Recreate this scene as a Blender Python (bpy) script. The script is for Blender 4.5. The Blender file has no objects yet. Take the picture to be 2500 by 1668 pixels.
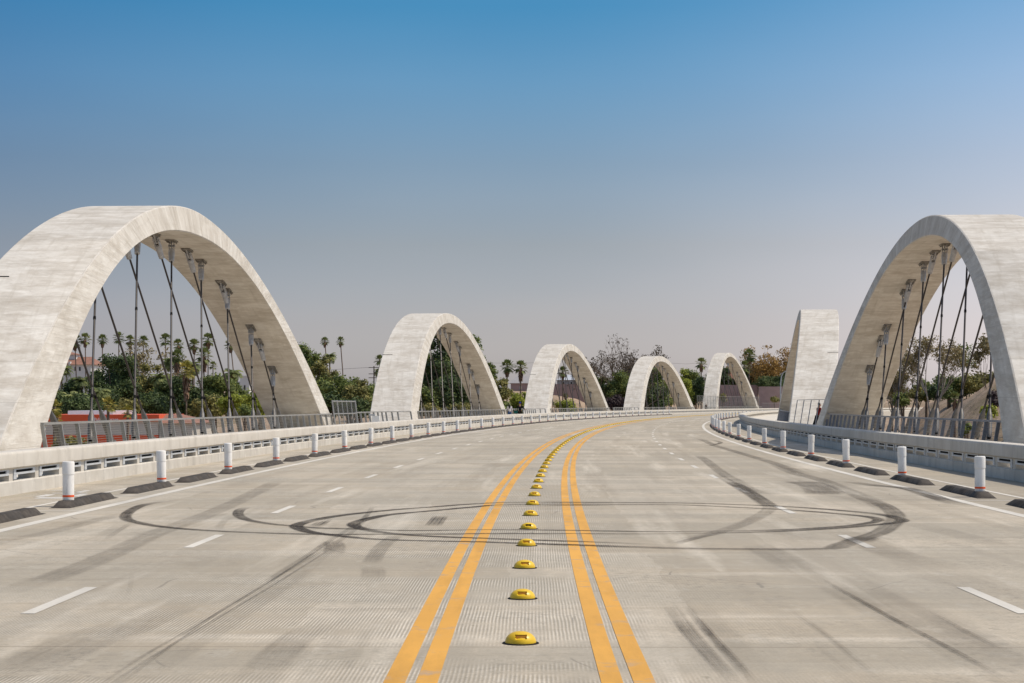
import bpy, math, random
import numpy as np
from mathutils import Vector, Matrix

SC = bpy.context.scene
COL = SC.collection
RAD = math.radians
F, CXP, HYP, CAMZ = 4514.0, 1250.0, 988.0, 1.8     # measured: focal length in photo pixels, horizon row, eye height
R = 1500.0                                          # radius of the deck's curve

# ------------------------------------------------------------------ helpers
def road(s, o, z=0.0):
    th = s / R
    return Vector((R * (1 - math.cos(th)) + o * math.cos(th), R * math.sin(th) - o * math.sin(th), z))

def at(px, py, Y):
    return Vector(((px - CXP) * Y / F, Y, CAMZ - (py - HYP) * Y / F))

def ground_at(px, py):
    Y = F * CAMZ / (py - HYP)
    return Vector(((px - CXP) * Y / F, Y, 0))

class MB:
    def __init__(self):
        self.v, self.f, self.uv = [], [], []
    def add(self, vs, fs, uvs=None):
        n = len(self.v)
        self.v += [tuple(p) for p in vs]
        for k, f in enumerate(fs):
            self.f.append(tuple(i + n for i in f))
            self.uv.append([uvs[i] for i in f] if uvs else [(0, 0)] * len(f))
        return self
    def box(self, x0, x1, y0, y1, z0, z1, M=None):
        vs = [Vector(p) for p in ((x0, y0, z0), (x1, y0, z0), (x1, y1, z0), (x0, y1, z0), (x0, y0, z1), (x1, y0, z1), (x1, y1, z1), (x0, y1, z1))]
        if M is not None: vs = [M @ p for p in vs]
        return self.add(vs, [(0, 3, 2, 1), (4, 5, 6, 7), (0, 1, 5, 4), (1, 2, 6, 5), (2, 3, 7, 6), (3, 0, 4, 7)])
    def tube(self, pts, rad, n=8, caps=True):
        pts = [Vector(p) for p in pts]
        rr = rad if isinstance(rad, (list, tuple)) else [rad] * len(pts)
        vs, fs = [], []
        prev = None
        for i, p in enumerate(pts):
            d = (pts[min(i + 1, len(pts) - 1)] - pts[max(i - 1, 0)])
            if d.length < 1e-9: d = prev or Vector((0, 0, 1))
            d = d.normalized(); prev = d
            a = Vector((1, 0, 0)) if abs(d.x) < .9 else Vector((0, 1, 0))
            b = d.cross(a).normalized(); c = d.cross(b)
            for k in range(n):
                t = 2 * math.pi * k / n
                vs.append(p + (b * math.cos(t) + c * math.sin(t)) * rr[i])
        for i in range(len(pts) - 1):
            for k in range(n):
                k2 = (k + 1) % n
                fs.append((i * n + k, (i + 1) * n + k, (i + 1) * n + k2, i * n + k2))
        if caps:
            fs.append(tuple(range(n)))
            fs.append(tuple(reversed(range((len(pts) - 1) * n, len(pts) * n))))
        return self.add(vs, fs)
    def lathe(self, prof, n=24):
        vs, fs = [], []
        for r, z in prof:
            for k in range(n):
                t = 2 * math.pi * k / n
                vs.append((r * math.cos(t), r * math.sin(t), z))
        for i in range(len(prof) - 1):
            for k in range(n):
                k2 = (k + 1) % n
                fs.append((i * n + k, i * n + k2, (i + 1) * n + k2, (i + 1) * n + k))
        fs.append(tuple(range((len(prof) - 1) * n, len(prof) * n)))
        return self.add(vs, fs)
    def sweep(self, prof, s0, s1, ds, closed=True, side=1, base=0.0):
        """profile of (offset, z) carried along the deck's curve"""
        n = max(1, int(math.ceil((s1 - s0) / ds))); m = len(prof)
        vs, uv, fs = [], [], []
        for i in range(n + 1):
            s = s0 + (s1 - s0) * i / n
            acc = 0
            for j, (o, z) in enumerate(prof):
                if j: acc += math.hypot(o - prof[j - 1][0], z - prof[j - 1][1])
                vs.append(road(s, side * (base + o), z)); uv.append((side * (base + o) if not closed else acc, s))
        k = m if closed else m - 1
        for i in range(n):
            for j in range(k):
                j2 = (j + 1) % m
                q = (i * m + j, i * m + j2, (i + 1) * m + j2, (i + 1) * m + j)
                fs.append(q if side > 0 else q[::-1])
        if closed:
            a = tuple(range(m)); b = tuple(range(n * m, (n + 1) * m))
            fs += [a[::-1], b] if side > 0 else [a, b[::-1]]
        return self.add(vs, fs, uv)
    def mesh(self, name, mat, smooth=None):
        me = bpy.data.meshes.new(name)
        me.from_pydata(self.v, [], self.f)
        if any(any(u != (0, 0) for u in f) for f in self.uv):
            l = me.uv_layers.new(name='UVMap')
            l.data.foreach_set('uv', [c for f in self.uv for u in f for c in u])
        if mat: me.materials.append(mat)
        if smooth is not None:
            me.polygons.foreach_set('use_smooth', [True] * len(me.polygons))
            me.set_sharp_from_angle(angle=RAD(smooth))
        me.update()
        return me
    def build(self, name, mat, parent=None, smooth=None, loc=None, rz=0):
        return link(name, self.mesh(name, mat, smooth), parent, loc, rz)

def link(name, data, parent=None, loc=None, rz=0):
    o = bpy.data.objects.new(name, data)
    COL.objects.link(o)
    if parent: o.parent = parent
    if loc is not None: o.location = loc
    if rz: o.rotation_euler.z = rz
    return o

def tag(o, label=None, cat=None, group=None, kind=None):
    if label: o['label'] = label
    if cat: o['category'] = cat
    if group: o['group'] = group
    if kind: o['kind'] = kind
    return o

def empty(name, loc, rz=0, label=None, cat=None, group=None):
    o = link(name, None, None, loc, rz)
    o.empty_display_size = .3
    return tag(o, label, cat, group)

def structure(o): return tag(o, kind='structure')

def copy_tree(o, parent=None):
    c = o.copy(); COL.objects.link(c); c.parent = parent
    for ch in list(o.children): copy_tree(ch, c)
    return c

ONES = 'first second third fourth fifth sixth seventh eighth ninth tenth eleventh twelfth thirteenth fourteenth fifteenth sixteenth seventeenth eighteenth nineteenth twentieth'.split()
TENS = {2: 'twenty', 3: 'thirty', 4: 'forty', 5: 'fifty', 6: 'sixty'}
def ordinal(n):
    if n <= 20: return ONES[n - 1]
    t, u = divmod(n, 10)
    if u == 0: return {2: 'twentieth', 3: 'thirtieth', 4: 'fortieth', 5: 'fiftieth', 6: 'sixtieth'}[t]
    return TENS[t] + '-' + ONES[u - 1]

# ------------------------------------------------------------------ materials
class NT:
    def __init__(self, name):
        self.m = bpy.data.materials.new(name); self.m.use_nodes = True
        self.t = self.m.node_tree; self.n = self.t.nodes
        self.b = self.n['Principled BSDF']; self.out = self.n['Material Output']
    def node(self, typ, **kw):
        x = self.n.new(typ)
        for k, v in kw.items():
            if k in x.inputs.keys() if hasattr(x.inputs, 'keys') else False: x.inputs[k].default_value = v
            else: setattr(x, k, v)
        return x
    def l(self, a, b): self.t.links.new(a, b)
    def math(self, op, a, b=None, c=None, clamp=False):
        x = self.n.new('ShaderNodeMath'); x.operation = op; x.use_clamp = clamp
        for i, v in enumerate((a, b, c)):
            if v is None: continue
            if isinstance(v, (int, float)): x.inputs[i].default_value = v
            else: self.l(v, x.inputs[i])
        return x.outputs[0]
    def mix(self, f, a, b, mode='MIX'):
        x = self.n.new('ShaderNodeMix'); x.data_type = 'RGBA'; x.blend_type = mode
        for i, v in ((0, f), (6, a), (7, b)):
            if isinstance(v, (int, float)): x.inputs[i].default_value = v
            elif isinstance(v, tuple): x.inputs[i].default_value = (*v, 1) if len(v) == 3 else v
            else: self.l(v, x.inputs[i])
        return x.outputs[2]
    def noise(self, vec, scale=1.0, detail=4, rough=.55, lo=None, hi=None, mapscale=None):
        if mapscale:
            mp = self.n.new('ShaderNodeMapping'); mp.inputs['Scale'].default_value = mapscale
            self.l(vec, mp.inputs['Vector']); vec = mp.outputs[0]
        x = self.n.new('ShaderNodeTexNoise'); x.inputs['Scale'].default_value = scale
        x.inputs['Detail'].default_value = detail; x.inputs['Roughness'].default_value = rough
        self.l(vec, x.inputs['Vector']); f = x.outputs['Fac']
        return self.ramp(f, lo, hi) if lo is not None else f
    def ramp(self, f, lo, hi, a=0.0, b=1.0):
        x = self.n.new('ShaderNodeMapRange'); x.clamp = True
        self.l(f, x.inputs[0])
        for i, v in zip((1, 2, 3, 4), (lo, hi, a, b)): x.inputs[i].default_value = v
        return x.outputs[0]
    def coord(self, which='UV'):
        if which == 'UV': return self.n.new('ShaderNodeUVMap').outputs[0]
        return self.n.new('ShaderNodeTexCoord').outputs[which]
    def sep(self, vec):
        x = self.n.new('ShaderNodeSeparateXYZ'); self.l(vec, x.inputs[0]); return x.outputs
    def bump(self, h, strength=.3, dist=.02):
        x = self.n.new('ShaderNodeBump'); x.inputs['Strength'].default_value = strength; x.inputs['Distance'].default_value = dist
        self.l(h, x.inputs['Height']); self.l(x.outputs[0], self.b.inputs['Normal'])
    def color(self, c):
        if isinstance(c, tuple): self.b.inputs['Base Color'].default_value = (*c, 1)
        else: self.l(c, self.b.inputs['Base Color'])
    def rough(self, r, spec=None, metal=None):
        self.b.inputs['Roughness'].default_value = r
        if spec is not None: self.b.inputs['Specular IOR Level'].default_value = spec
        if metal is not None: self.b.inputs['Metallic'].default_value = metal

def simple(name, c, r=.7, spec=.3, metal=0, var=.18, scale=3.0, coord='Object'):
    t = NT(name)
    n = t.noise(t.coord(coord), scale, 5, .6, .3, .7)
    t.color(t.mix(n, tuple(x * (1 - var) for x in c), tuple(min(1, x * (1 + var)) for x in c)))
    t.rough(r, spec, metal)
    return t.m

def mat_road():
    t = NT('road_concrete'); uv = t.coord('UV'); s = t.sep(uv); o, sy = s[0], s[1]
    col = t.mix(t.noise(uv, .22, 3, .5, .3, .7), (0.412, 0.352, 0.277), (0.561, 0.489, 0.397))
    # rectangular pours and grinding passes of slightly different tone
    br = t.n.new('ShaderNodeTexBrick'); br.offset = .37; br.inputs['Scale'].default_value = 1
    br.inputs['Brick Width'].default_value = 9.5; br.inputs['Row Height'].default_value = 1.65; br.inputs['Mortar Size'].default_value = 0
    br.inputs['Color1'].default_value = (0, 0, 0, 1); br.inputs['Color2'].default_value = (1, 1, 1, 1)
    wob = t.n.new('ShaderNodeVectorMath'); wob.operation = 'ADD'
    nz = t.n.new('ShaderNodeTexNoise'); nz.inputs['Scale'].default_value = .6; t.l(uv, nz.inputs['Vector'])
    sc = t.n.new('ShaderNodeVectorMath'); sc.operation = 'SCALE'; sc.inputs[3].default_value = .35; t.l(nz.outputs['Color'], sc.inputs[0])
    t.l(uv, wob.inputs[0]); t.l(sc.outputs[0], wob.inputs[1])
    sw = t.n.new('ShaderNodeMapping'); sw.inputs['Rotation'].default_value = (0, 0, math.pi / 2); t.l(wob.outputs[0], sw.inputs['Vector'])
    t.l(sw.outputs[0], br.inputs['Vector'])
    col = t.mix(t.ramp(br.outputs['Color'], 0, 1, 0, .85), col, (0.382, 0.323, 0.251))
    # smears across the deck
    n2 = t.noise(uv, 1, 4, .6, .52, .72, (.22, 2.6, 1)); col = t.mix(t.math('MULTIPLY', n2, .62), col, (0.333, 0.280, 0.217))
    n2b = t.noise(uv, 1, 3, .6, .55, .75, (.15, 1.1, 1)); col = t.mix(t.math('MULTIPLY', n2b, .55), col, (0.640, 0.570, 0.475))
    tb = t.noise(uv, 1, 2, .4, .47, .53, (.07, .36, 1)); col = t.mix(t.math('MULTIPLY', tb, .42), col, (.32, .285, .235))
    # wheel paths and streaks along it
    n3 = t.noise(uv, 1, 5, .6, .5, .72, (1.5, .035, 1)); col = t.mix(t.math('MULTIPLY', n3, .5), col, (0.289, 0.241, 0.191))
    n3b = t.noise(uv, 1, 4, .6, .55, .7, (1.1, .06, 3)); col = t.mix(t.math('MULTIPLY', n3b, .55), col, (0.665, 0.598, 0.501))
    # dark blotches
    n4 = t.noise(uv, .35, 7, .65, .58, .74, (1, .35, 1)); col = t.mix(t.math('MULTIPLY', n4, .75), col, (0.234, 0.196, 0.155))
    # grooves cut along the deck in passes, worn away in places
    gn = t.noise(uv, 1, 2, .5, None, None, (1.2, .8, 1))
    gr = t.math('SINE', t.math('ADD', t.math('MULTIPLY', o, 2 * math.pi / .030), t.math('MULTIPLY', gn, 5.0)))
    gm = t.math('MULTIPLY', t.noise(uv, 1, 4, .6, .40, .50, (.11, .42, 1)), t.noise(uv, 1, 3, .7, .34, .55, (1.3, 1.0, 4)))
    gm = t.math('MULTIPLY', gm, t.ramp(t.math('ADD', o, t.math('MULTIPLY', t.noise(uv, .8, 3), 1.2)), .9, 2.0, 1, .14))
    g = t.math('MULTIPLY', gr, gm)
    col = t.mix(t.math('MULTIPLY', t.ramp(g, 0, 1), .42), col, (.20, .175, .145))
    col = t.mix(t.math('MULTIPLY', t.ramp(g, 0, -1), .40), col, (.72, .68, .60))
    sd = t.noise(uv, 32, 4, .75, .36, .66)
    col = t.mix(t.math('MULTIPLY', sd, .42), col, (0.271, 0.230, 0.181))
    sp = t.noise(uv, 7, 2, .5, .71, .76); col = t.mix(t.math('MULTIPLY', sp, .45), col, (0.197, 0.167, 0.129))
    s2 = t.noise(uv, 9, 5, .75, .5, .62); m2 = t.noise(uv, 1, 4, .6, .45, .62, (.5, .3, 1)); col = t.mix(t.math('MULTIPLY', t.math('MULTIPLY', s2, m2), .5), col, (.22, .195, .165))
    ck = t.n.new('ShaderNodeTexVoronoi'); ck.feature = 'DISTANCE_TO_EDGE'; ck.inputs['Scale'].default_value = .42; ckw = t.n.new('ShaderNodeVectorMath'); ckw.operation = 'ADD'; t.l(uv, ckw.inputs[0]); t.l(sc.outputs[0], ckw.inputs[1]); t.l(ckw.outputs[0], ck.inputs['Vector'])
    cm = t.math('MULTIPLY', t.math('LESS_THAN', ck.outputs['Distance'], .0045), t.noise(uv, .3, 3, .6, .55, .6)); col = t.mix(t.math('MULTIPLY', cm, .5), col, (.2, .175, .15))
    g1 = t.noise(uv, 1, 8, .78, .36, .64, (5.5, 2.2, 1)); col = t.mix(t.math('MULTIPLY', g1, .38), col, (.30, .265, .22))
    g2 = t.noise(uv, 1, 6, .7, .56, .7, (3.1, 1.3, 7)); col = t.mix(t.math('MULTIPLY', g2, .12), col, (.66, .62, .55))
    # worn lanes with ragged edges
    jt = t.n.new('ShaderNodeTexNoise'); jt.inputs['Scale'].default_value = 1; jt.inputs['Detail'].default_value = 3; jm = t.n.new('ShaderNodeMapping'); jm.inputs['Scale'].default_value = (.25, 4.5, 1); t.l(uv, jm.inputs['Vector']); t.l(jm.outputs[0], jt.inputs['Vector'])
    jc = t.n.new('ShaderNodeCombineXYZ'); t.l(t.math('ADD', o, t.math('MULTIPLY', jt.outputs['Fac'], .6)), jc.inputs[0]); t.l(sy, jc.inputs[1])
    w1 = t.noise(jc.outputs[0], 1, 5, .65, .47, .58, (.55, .075, 1)); col = t.mix(t.math('MULTIPLY', w1, .26), col, (.31, .275, .23))
    # joints across the deck
    fr = t.math('FRACT', t.math('DIVIDE', sy, 9.15)); jl = t.math('LESS_THAN', t.math('ABSOLUTE', t.math('SUBTRACT', fr, .5)), .0024)
    col = t.mix(t.math('MULTIPLY', jl, .45), col, (0.246, 0.207, 0.165))
    cv = t.n.new('ShaderNodeVectorMath'); cv.operation = 'MULTIPLY_ADD'; t.l(col, cv.inputs[0]); cv.inputs[1].default_value = (1.60, 1.60, 1.60); cv.inputs[2].default_value = (-.188, -.160, -.140)
    cx_ = t.n.new('ShaderNodeVectorMath'); cx_.operation = 'MAXIMUM'; t.l(cv.outputs[0], cx_.inputs[0]); cx_.inputs[1].default_value = (.07, .062, .053); col = cx_.outputs[0]
    t.color(col); t.rough(.82, .25)
    t.bump(t.math('SUBTRACT', t.math('MULTIPLY', sd, .3), g), .3, .004)
    return t.m

def mat_rib():
    t = NT('arch_concrete'); uv = t.coord('UV'); ob = t.coord('Object')
    base = t.mix(t.noise(ob, .5, 5, .6, .3, .7), (.50, .462, .40), (.63, .595, .53))
    bands = t.noise(uv, 1, 5, .65, .45, .7, (1.7, .5, 1)); base = t.mix(t.math('MULTIPLY', bands, .72), base, (.41, .37, .31))
    b2 = t.noise(uv, 1, 6, .65, .5, .68, (3.2, 1.1, 1)); base = t.mix(t.math('MULTIPLY', b2, .6), base, (.75, .725, .66))
    st = t.noise(uv, 1, 4, .6, .52, .7, (.25, 3.2, 1)); base = t.mix(t.math('MULTIPLY', st, .5), base, (.40, .36, .295))
    pits = t.noise(ob, 5, 6, .7, .64, .72); base = t.mix(t.math('MULTIPLY', pits, .35), base, (.33, .3, .26))
    s = t.sep(uv)
    fr = t.math('FRACT', t.math('ADD', t.math('DIVIDE', s[0], 2.44), t.math('MULTIPLY', t.noise(ob, .3, 1), .03)))
    bl = t.noise(ob, .9, 7, .7, .5, .62); base = t.mix(t.math('MULTIPLY', bl, .35), base, (.42, .37, .30)); jl = t.math('LESS_THAN', fr, .014); base = t.mix(t.math('MULTIPLY', jl, .5), base, (.3, .27, .23))
    lg = t.noise(uv, 1, 6, .7, .50, .60, (.55, .35, 1)); base = t.mix(t.math('MULTIPLY', lg, .30), base, (.78, .76, .70))
    dr = t.noise(uv, 1, 6, .75, .56, .64, (.9, .5, 5)); base = t.mix(t.math('MULTIPLY', dr, .38), base, (.37, .325, .265))
    t.color(base); t.rough(.85, .2)
    t.bump(t.math('ADD', bands, pits), .3, .03)
    return t.m

def mat_conc(name, a, b, streak=.3):
    t = NT(name); uv = t.coord('UV'); ob = t.coord('Object')
    c = t.mix(t.noise(ob, .8, 6, .6, .3, .7), a, b)
    v = t.noise(uv, 1, 5, .6, .5, .7, (.6, 2.4, 1)); c = t.mix(t.math('MULTIPLY', v, streak), c, tuple(x * .62 for x in a))
    w = t.noise(ob, 3.5, 6, .7, .55, .7); c = t.mix(t.math('MULTIPLY', w, .3), c, tuple(min(1, x * 1.25) for x in b))
    t.color(c); t.rough(.85, .2); t.bump(w, .12, .01)
    return t.m

def mat_paint(name, c, wear, worn=(.33, .3, .265)):
    t = NT(name); uv = t.coord('UV'); ob = t.coord('Object')
    n = t.noise(ob, 2.2, 6, .7, 1 - wear, 1 - wear + .16)
    k = t.mix(t.noise(ob, .35, 4, .6, .35, .65), tuple(x * .86 for x in c), c)
    d = t.noise(ob, 1, 6, .7, .46, .70, (2, .3, 1)); k = t.mix(t.math('MULTIPLY', d, .62), k, tuple(x * .6 for x in c))
    t.color(t.mix(n, k, worn)); t.rough(.6, .3)
    return t.m

def mat_post():
    t = NT('white_plastic'); ob = t.coord('Object'); oi = t.n.new('ShaderNodeObjectInfo')
    v = t.n.new('ShaderNodeVectorMath'); v.operation = 'ADD'; t.l(ob, v.inputs[0]); m = t.n.new('ShaderNodeVectorMath'); m.operation = 'SCALE'; m.inputs[3].default_value = 3; t.l(oi.outputs['Location'], m.inputs[0]); t.l(m.outputs[0], v.inputs[1])
    c = t.mix(t.noise(v.outputs[0], 2.5, 4, .6, .3, .7), (.78, .755, .70), (.86, .84, .80))
    n = t.noise(v.outputs[0], 1, 6, .75, .56, .68, (14, 14, 5)); c = t.mix(t.math('MULTIPLY', n, .38), c, (.36, .31, .26))
    low = t.ramp(t.sep(ob)[2], .25, .02); c = t.mix(t.math('MULTIPLY', t.math('MULTIPLY', low, t.noise(v.outputs[0], 9, 5, .7, .4, .65)), .4), c, (.30, .26, .22))
    t.color(c); t.rough(.5, .4); return t.m

def mat_dome():
    t = NT('yellow_plastic'); ob = t.coord('Object'); oi = t.n.new('ShaderNodeObjectInfo')
    v = t.n.new('ShaderNodeVectorMath'); v.operation = 'ADD'; t.l(ob, v.inputs[0]); m = t.n.new('ShaderNodeVectorMath'); m.operation = 'SCALE'; m.inputs[3].default_value = 9; t.l(oi.outputs['Location'], m.inputs[0]); t.l(m.outputs[0], v.inputs[1])
    c = t.mix(t.noise(v.outputs[0], 7, 5, .6, .3, .7), (.68, .42, .008), (.78, .52, .02))
    sc = t.noise(v.outputs[0], 16, 6, .7, .6, .72); c = t.mix(t.math('MULTIPLY', sc, .6), c, (.14, .09, .025))
    t.color(c); t.rough(.38, .45); return t.m

def mat_skid():
    t = NT('tyre_rubber_marks'); uv = t.coord('UV'); s = t.sep(uv)
    at_ = t.n.new('ShaderNodeAttribute'); at_.attribute_name = 'fade'
    e = t.math('SUBTRACT', 1.0, t.math('ABSOLUTE', t.math('SUBTRACT', t.math('MULTIPLY', s[1], 2.0), 1.0)))
    edge = t.ramp(e, 0, .28)
    st = t.noise(uv, 1, 4, .65, .3, .62, (.3, 9, 1)); gr = t.noise(t.coord('Object'), 16, 5, .8, .36, .60)
    big = t.noise(t.coord('Object'), .9, 3, .6, .25, .55)
    a = t.math('MULTIPLY', t.math('MULTIPLY', edge, t.math('MULTIPLY', t.ramp(st, 0, 1, .5, 1), t.ramp(gr, 0, 1, .5, 1))), t.math('MULTIPLY', t.ramp(big, 0, 1, .42, 1), at_.outputs['Fac']))
    tr = t.n.new('ShaderNodeBsdfTransparent'); mx = t.n.new('ShaderNodeMixShader')
    t.color((.045, .036, .029)); t.rough(.85, .15)
    t.l(a, mx.inputs[0]); t.l(tr.outputs[0], mx.inputs[1]); t.l(t.b.outputs[0], mx.inputs[2]); t.l(mx.outputs[0], t.out.inputs[0])
    return t.m

def mat_leaf(name, dark, mid, light, trans=.22):
    t = NT(name); s = t.sep(t.coord('UV'))
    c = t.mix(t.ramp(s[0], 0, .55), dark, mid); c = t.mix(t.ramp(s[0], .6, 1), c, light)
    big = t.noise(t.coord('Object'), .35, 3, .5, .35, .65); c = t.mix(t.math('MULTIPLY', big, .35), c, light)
    t.color(c); t.rough(.65, .25)
    tl = t.n.new('ShaderNodeBsdfTranslucent'); t.l(c, tl.inputs[0]); mx = t.n.new('ShaderNodeMixShader'); mx.inputs[0].default_value = trans
    t.l(t.b.outputs[0], mx.inputs[1]); t.l(tl.outputs[0], mx.inputs[2]); t.l(mx.outputs[0], t.out.inputs[0])
    return t.m

def mat_ground():
    t = NT('dry_earth'); ob = t.coord('Object')
    c = t.mix(t.noise(ob, .05, 6, .6, .35, .65), (.30, .22, .155), (.42, .32, .235))
    g = t.noise(ob, .09, 6, .65, .52, .62); c = t.mix(t.math('MULTIPLY', g, .6), c, (.16, .135, .075))
    d = t.noise(ob, .8, 6, .7, .5, .7); c = t.mix(t.math('MULTIPLY', d, .5), c, (.2, .15, .11))
    t.color(c); t.rough(.95, .1); t.bump(d, .6, .3)
    return t.m

M = dict(
    road=mat_road(), rib=mat_rib(),
    barrier=mat_conc('barrier_concrete', (.50, .46, .395), (.60, .565, .50), .35),
    kerb=mat_conc('kerb_concrete', (.48, .445, .385), (.60, .57, .51), .4),
    walk=mat_conc('walk_concrete', (.58, .53, .44), (.66, .61, .52), .2),
    white=mat_paint('white_paint', (.70, .655, .565), .38), yellow=mat_paint('yellow_paint', (.75, .385, .06), .44),
    skid=mat_skid(),
    post=mat_post(), orange=simple('orange_band', (.80, .10, .015), .45, .4, var=.08),
    rubber=simple('black_rubber', (.062, .053, .044), .8, .2, var=.55, scale=5),
    dome=mat_dome(), pad=simple('black_pad', (.012, .01, .009), .8, .2),
    amber=simple('amber_reflector', (.60, .27, .02), .25, .6, var=.2, scale=30), burnt=simple('burnt_reflector', (.01, .009, .008), .6, .3),
    steel=simple('galvanised_steel', (.44, .45, .45), .45, .5, .35, var=.2, scale=4), cable=simple('cable_sheath', (.040, .033, .030), .40, .4, .1, var=.3, scale=1.5),
    uppersocket=simple('upper_socket_casting', (.40, .405, .41), .5, .4, .2, var=.25, scale=5), socket=simple('socket_casting', (.13, .125, .12), .5, .4, .25, var=.3, scale=5), plate=simple('anchor_plate_steel', (.24, .225, .20), .55, .4, .3, var=.3, scale=4),
    black=simple('black_slot', (.010, .010, .010), .8, .1), channel=simple('painted_channel', (.52, .54, .55), .5, .4, .1, var=.1),
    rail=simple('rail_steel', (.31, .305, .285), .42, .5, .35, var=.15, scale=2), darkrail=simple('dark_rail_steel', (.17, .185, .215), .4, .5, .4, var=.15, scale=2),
    ground=mat_ground(),
    red=simple('red_fascia', (.70, .11, .04), .55, .3, var=.06, scale=.3), cream=simple('cream_stucco', (.55, .51, .44), .8, .2, var=.06, scale=.4),
    whitewall=simple('white_stucco', (.66, .65, .61), .8, .2, var=.06, scale=.2), terracotta=simple('terracotta_tiles', (.27, .14, .10), .8, .2, var=.2, scale=1.2),
    greyroof=simple('grey_metal_roof', (.50, .52, .55), .5, .4, .1, var=.06, scale=.4), pinkwall=simple('pink_block_wall', (.36, .25, .225), .85, .1, var=.12, scale=.5),
    greywall=simple('grey_siding', (.30, .29, .29), .8, .2, var=.1, scale=.4), glass=simple('window_glass', (.03, .035, .04), .1, .5),
    lettering=simple('white_lettering', (.82, .82, .82), .5, .3), purple=simple('purple_panel', (.16, .02, .10), .5, .3),
    bark=simple('tree_bark', (.16, .12, .09), .9, .1, var=.35, scale=2), palebark=simple('pale_bark', (.36, .31, .26), .85, .1, var=.3, scale=1.5),
    palmbark=simple('palm_bark', (.19, .145, .11), .9, .1, var=.3, scale=3), skirt=simple('dead_fronds', (.23, .145, .095), .9, .1, var=.35, scale=2.5),
    wood=simple('pole_wood', (.11, .085, .065), .9, .1),
    skin=simple('skin', (.42, .24, .16), .55, .3, var=.05), skinb=simple('skin_brown', (.25, .13, .08), .55, .3, var=.05), hair=simple('black_hair', (.010, .008, .007), .5, .4),
    cwhite=simple('white_cloth', (.72, .68, .68), .8, .2), cblack=simple('black_cloth', (.012, .012, .014), .85, .1), denim=simple('blue_denim', (.05, .10, .22), .85, .1),
    cblue=simple('blue_cap_cloth', (.02, .03, .25), .8, .1), cred=simple('maroon_cloth', (.13, .012, .012), .8, .1), cgreen=simple('teal_bag_cloth', (.02, .12, .10), .8, .1),
    lime=simple('lime_plastic', (.55, .62, .03), .5, .3),
    l_dark=mat_leaf('leaves_dark', (0.026, 0.043, 0.021), (0.061, 0.098, 0.036), (0.164, 0.204, 0.055)),
    l_mid=mat_leaf('leaves_mid', (0.053, 0.078, 0.025), (0.134, 0.181, 0.048), (0.307, 0.325, 0.081)),
    l_olive=mat_leaf('leaves_olive', (0.073, 0.083, 0.027), (0.209, 0.200, 0.059), (0.417, 0.347, 0.109)),
    l_bright=mat_leaf('leaves_bright', (0.091, 0.121, 0.021), (0.273, 0.322, 0.043), (0.501, 0.504, 0.075), .3),
    l_gold=mat_leaf('leaves_gold', (0.115, 0.074, 0.025), (0.316, 0.196, 0.056), (0.568, 0.335, 0.094)),
    l_euc=mat_leaf('leaves_eucalyptus', (0.103, 0.101, 0.051), (0.251, 0.212, 0.101), (0.433, 0.322, 0.152)),
    l_brown=mat_leaf('leaves_greybrown', (.050, .036, .026), (.105, .080, .054), (.165, .130, .085)),
    l_plum=mat_leaf('leaves_plum', (0.021, 0.014, 0.018), (0.049, 0.031, 0.039), (0.105, 0.070, 0.065)),
    l_palm=mat_leaf('palm_fronds', (0.059, 0.084, 0.031), (0.154, 0.198, 0.063), (0.355, 0.366, 0.132), .15),
    l_palmy=mat_leaf('palm_fronds_yellow', (0.106, 0.112, 0.023), (0.294, 0.278, 0.055), (0.568, 0.466, 0.125), .15),
)

# ------------------------------------------------------------------ camera, sun, sky
cam = bpy.data.cameras.new('camera'); co = bpy.data.objects.new('camera', cam); COL.objects.link(co)
co.location = (0, 0, CAMZ); co.rotation_euler = (RAD(90), 0, 0)
cam.sensor_width = 36; cam.lens = F / 2500 * 36; cam.shift_y = (HYP - 834) / 2500; cam.clip_end = 12000; cam.clip_start = .1
SC.camera = co
EL, AZ = RAD(57), RAD(4)                       # azimuth from +X towards +Y
sun = bpy.data.lights.new('sun', 'SUN'); so = bpy.data.objects.new('sun', sun); COL.objects.link(so)
sun.energy = 3.5; sun.angle = RAD(.5); sun.color = (1.0, .905, .775)
d = Vector((math.cos(EL) * math.cos(AZ), math.cos(EL) * math.sin(AZ), math.sin(EL)))
so.rotation_euler = d.to_track_quat('Z', 'Y').to_euler()
W = bpy.data.worlds.new('World'); SC.world = W; W.use_nodes = True
wt = W.node_tree; bg = wt.nodes['Background']
sky = wt.nodes.new('ShaderNodeTexSky'); sky.sky_type = 'NISHITA'; sky.sun_disc = False
sky.sun_elevation = EL; sky.sun_rotation = math.pi / 2 - AZ; sky.air_density = 1.0; sky.dust_density = 1.2; sky.ozone_density = 1.6; sky.altitude = 80
tc = wt.nodes.new('ShaderNodeTexCoord'); sx = wt.nodes.new('ShaderNodeSeparateXYZ'); wt.links.new(tc.outputs['Generated'], sx.inputs[0])
cr = wt.nodes.new('ShaderNodeValToRGB'); wt.links.new(sx.outputs[2], cr.inputs[0])
SKY_STOPS = [(0.0, (.86, .86, 1.10)), (.0416, (.75, .67, .775)), (.0857, (.64, .57, .59)), (.129, (.49, .545, .605)), (.172, (.36, .58, .70)), (.2117, (.205, .555, .715)), (.55, (1.2, 1.13, 1.02))]
for i, (p, c) in enumerate(SKY_STOPS):
    e = cr.color_ramp.elements[i] if i < 2 else cr.color_ramp.elements.new(p)
    e.position = p; e.color = (*c, 1)
mul = wt.nodes.new('ShaderNodeMix'); mul.data_type = 'RGBA'; mul.blend_type = 'MULTIPLY'; mul.inputs[0].default_value = 1
wt.links.new(sky.outputs[0], mul.inputs[6]); wt.links.new(cr.outputs[0], mul.inputs[7]); 
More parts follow.
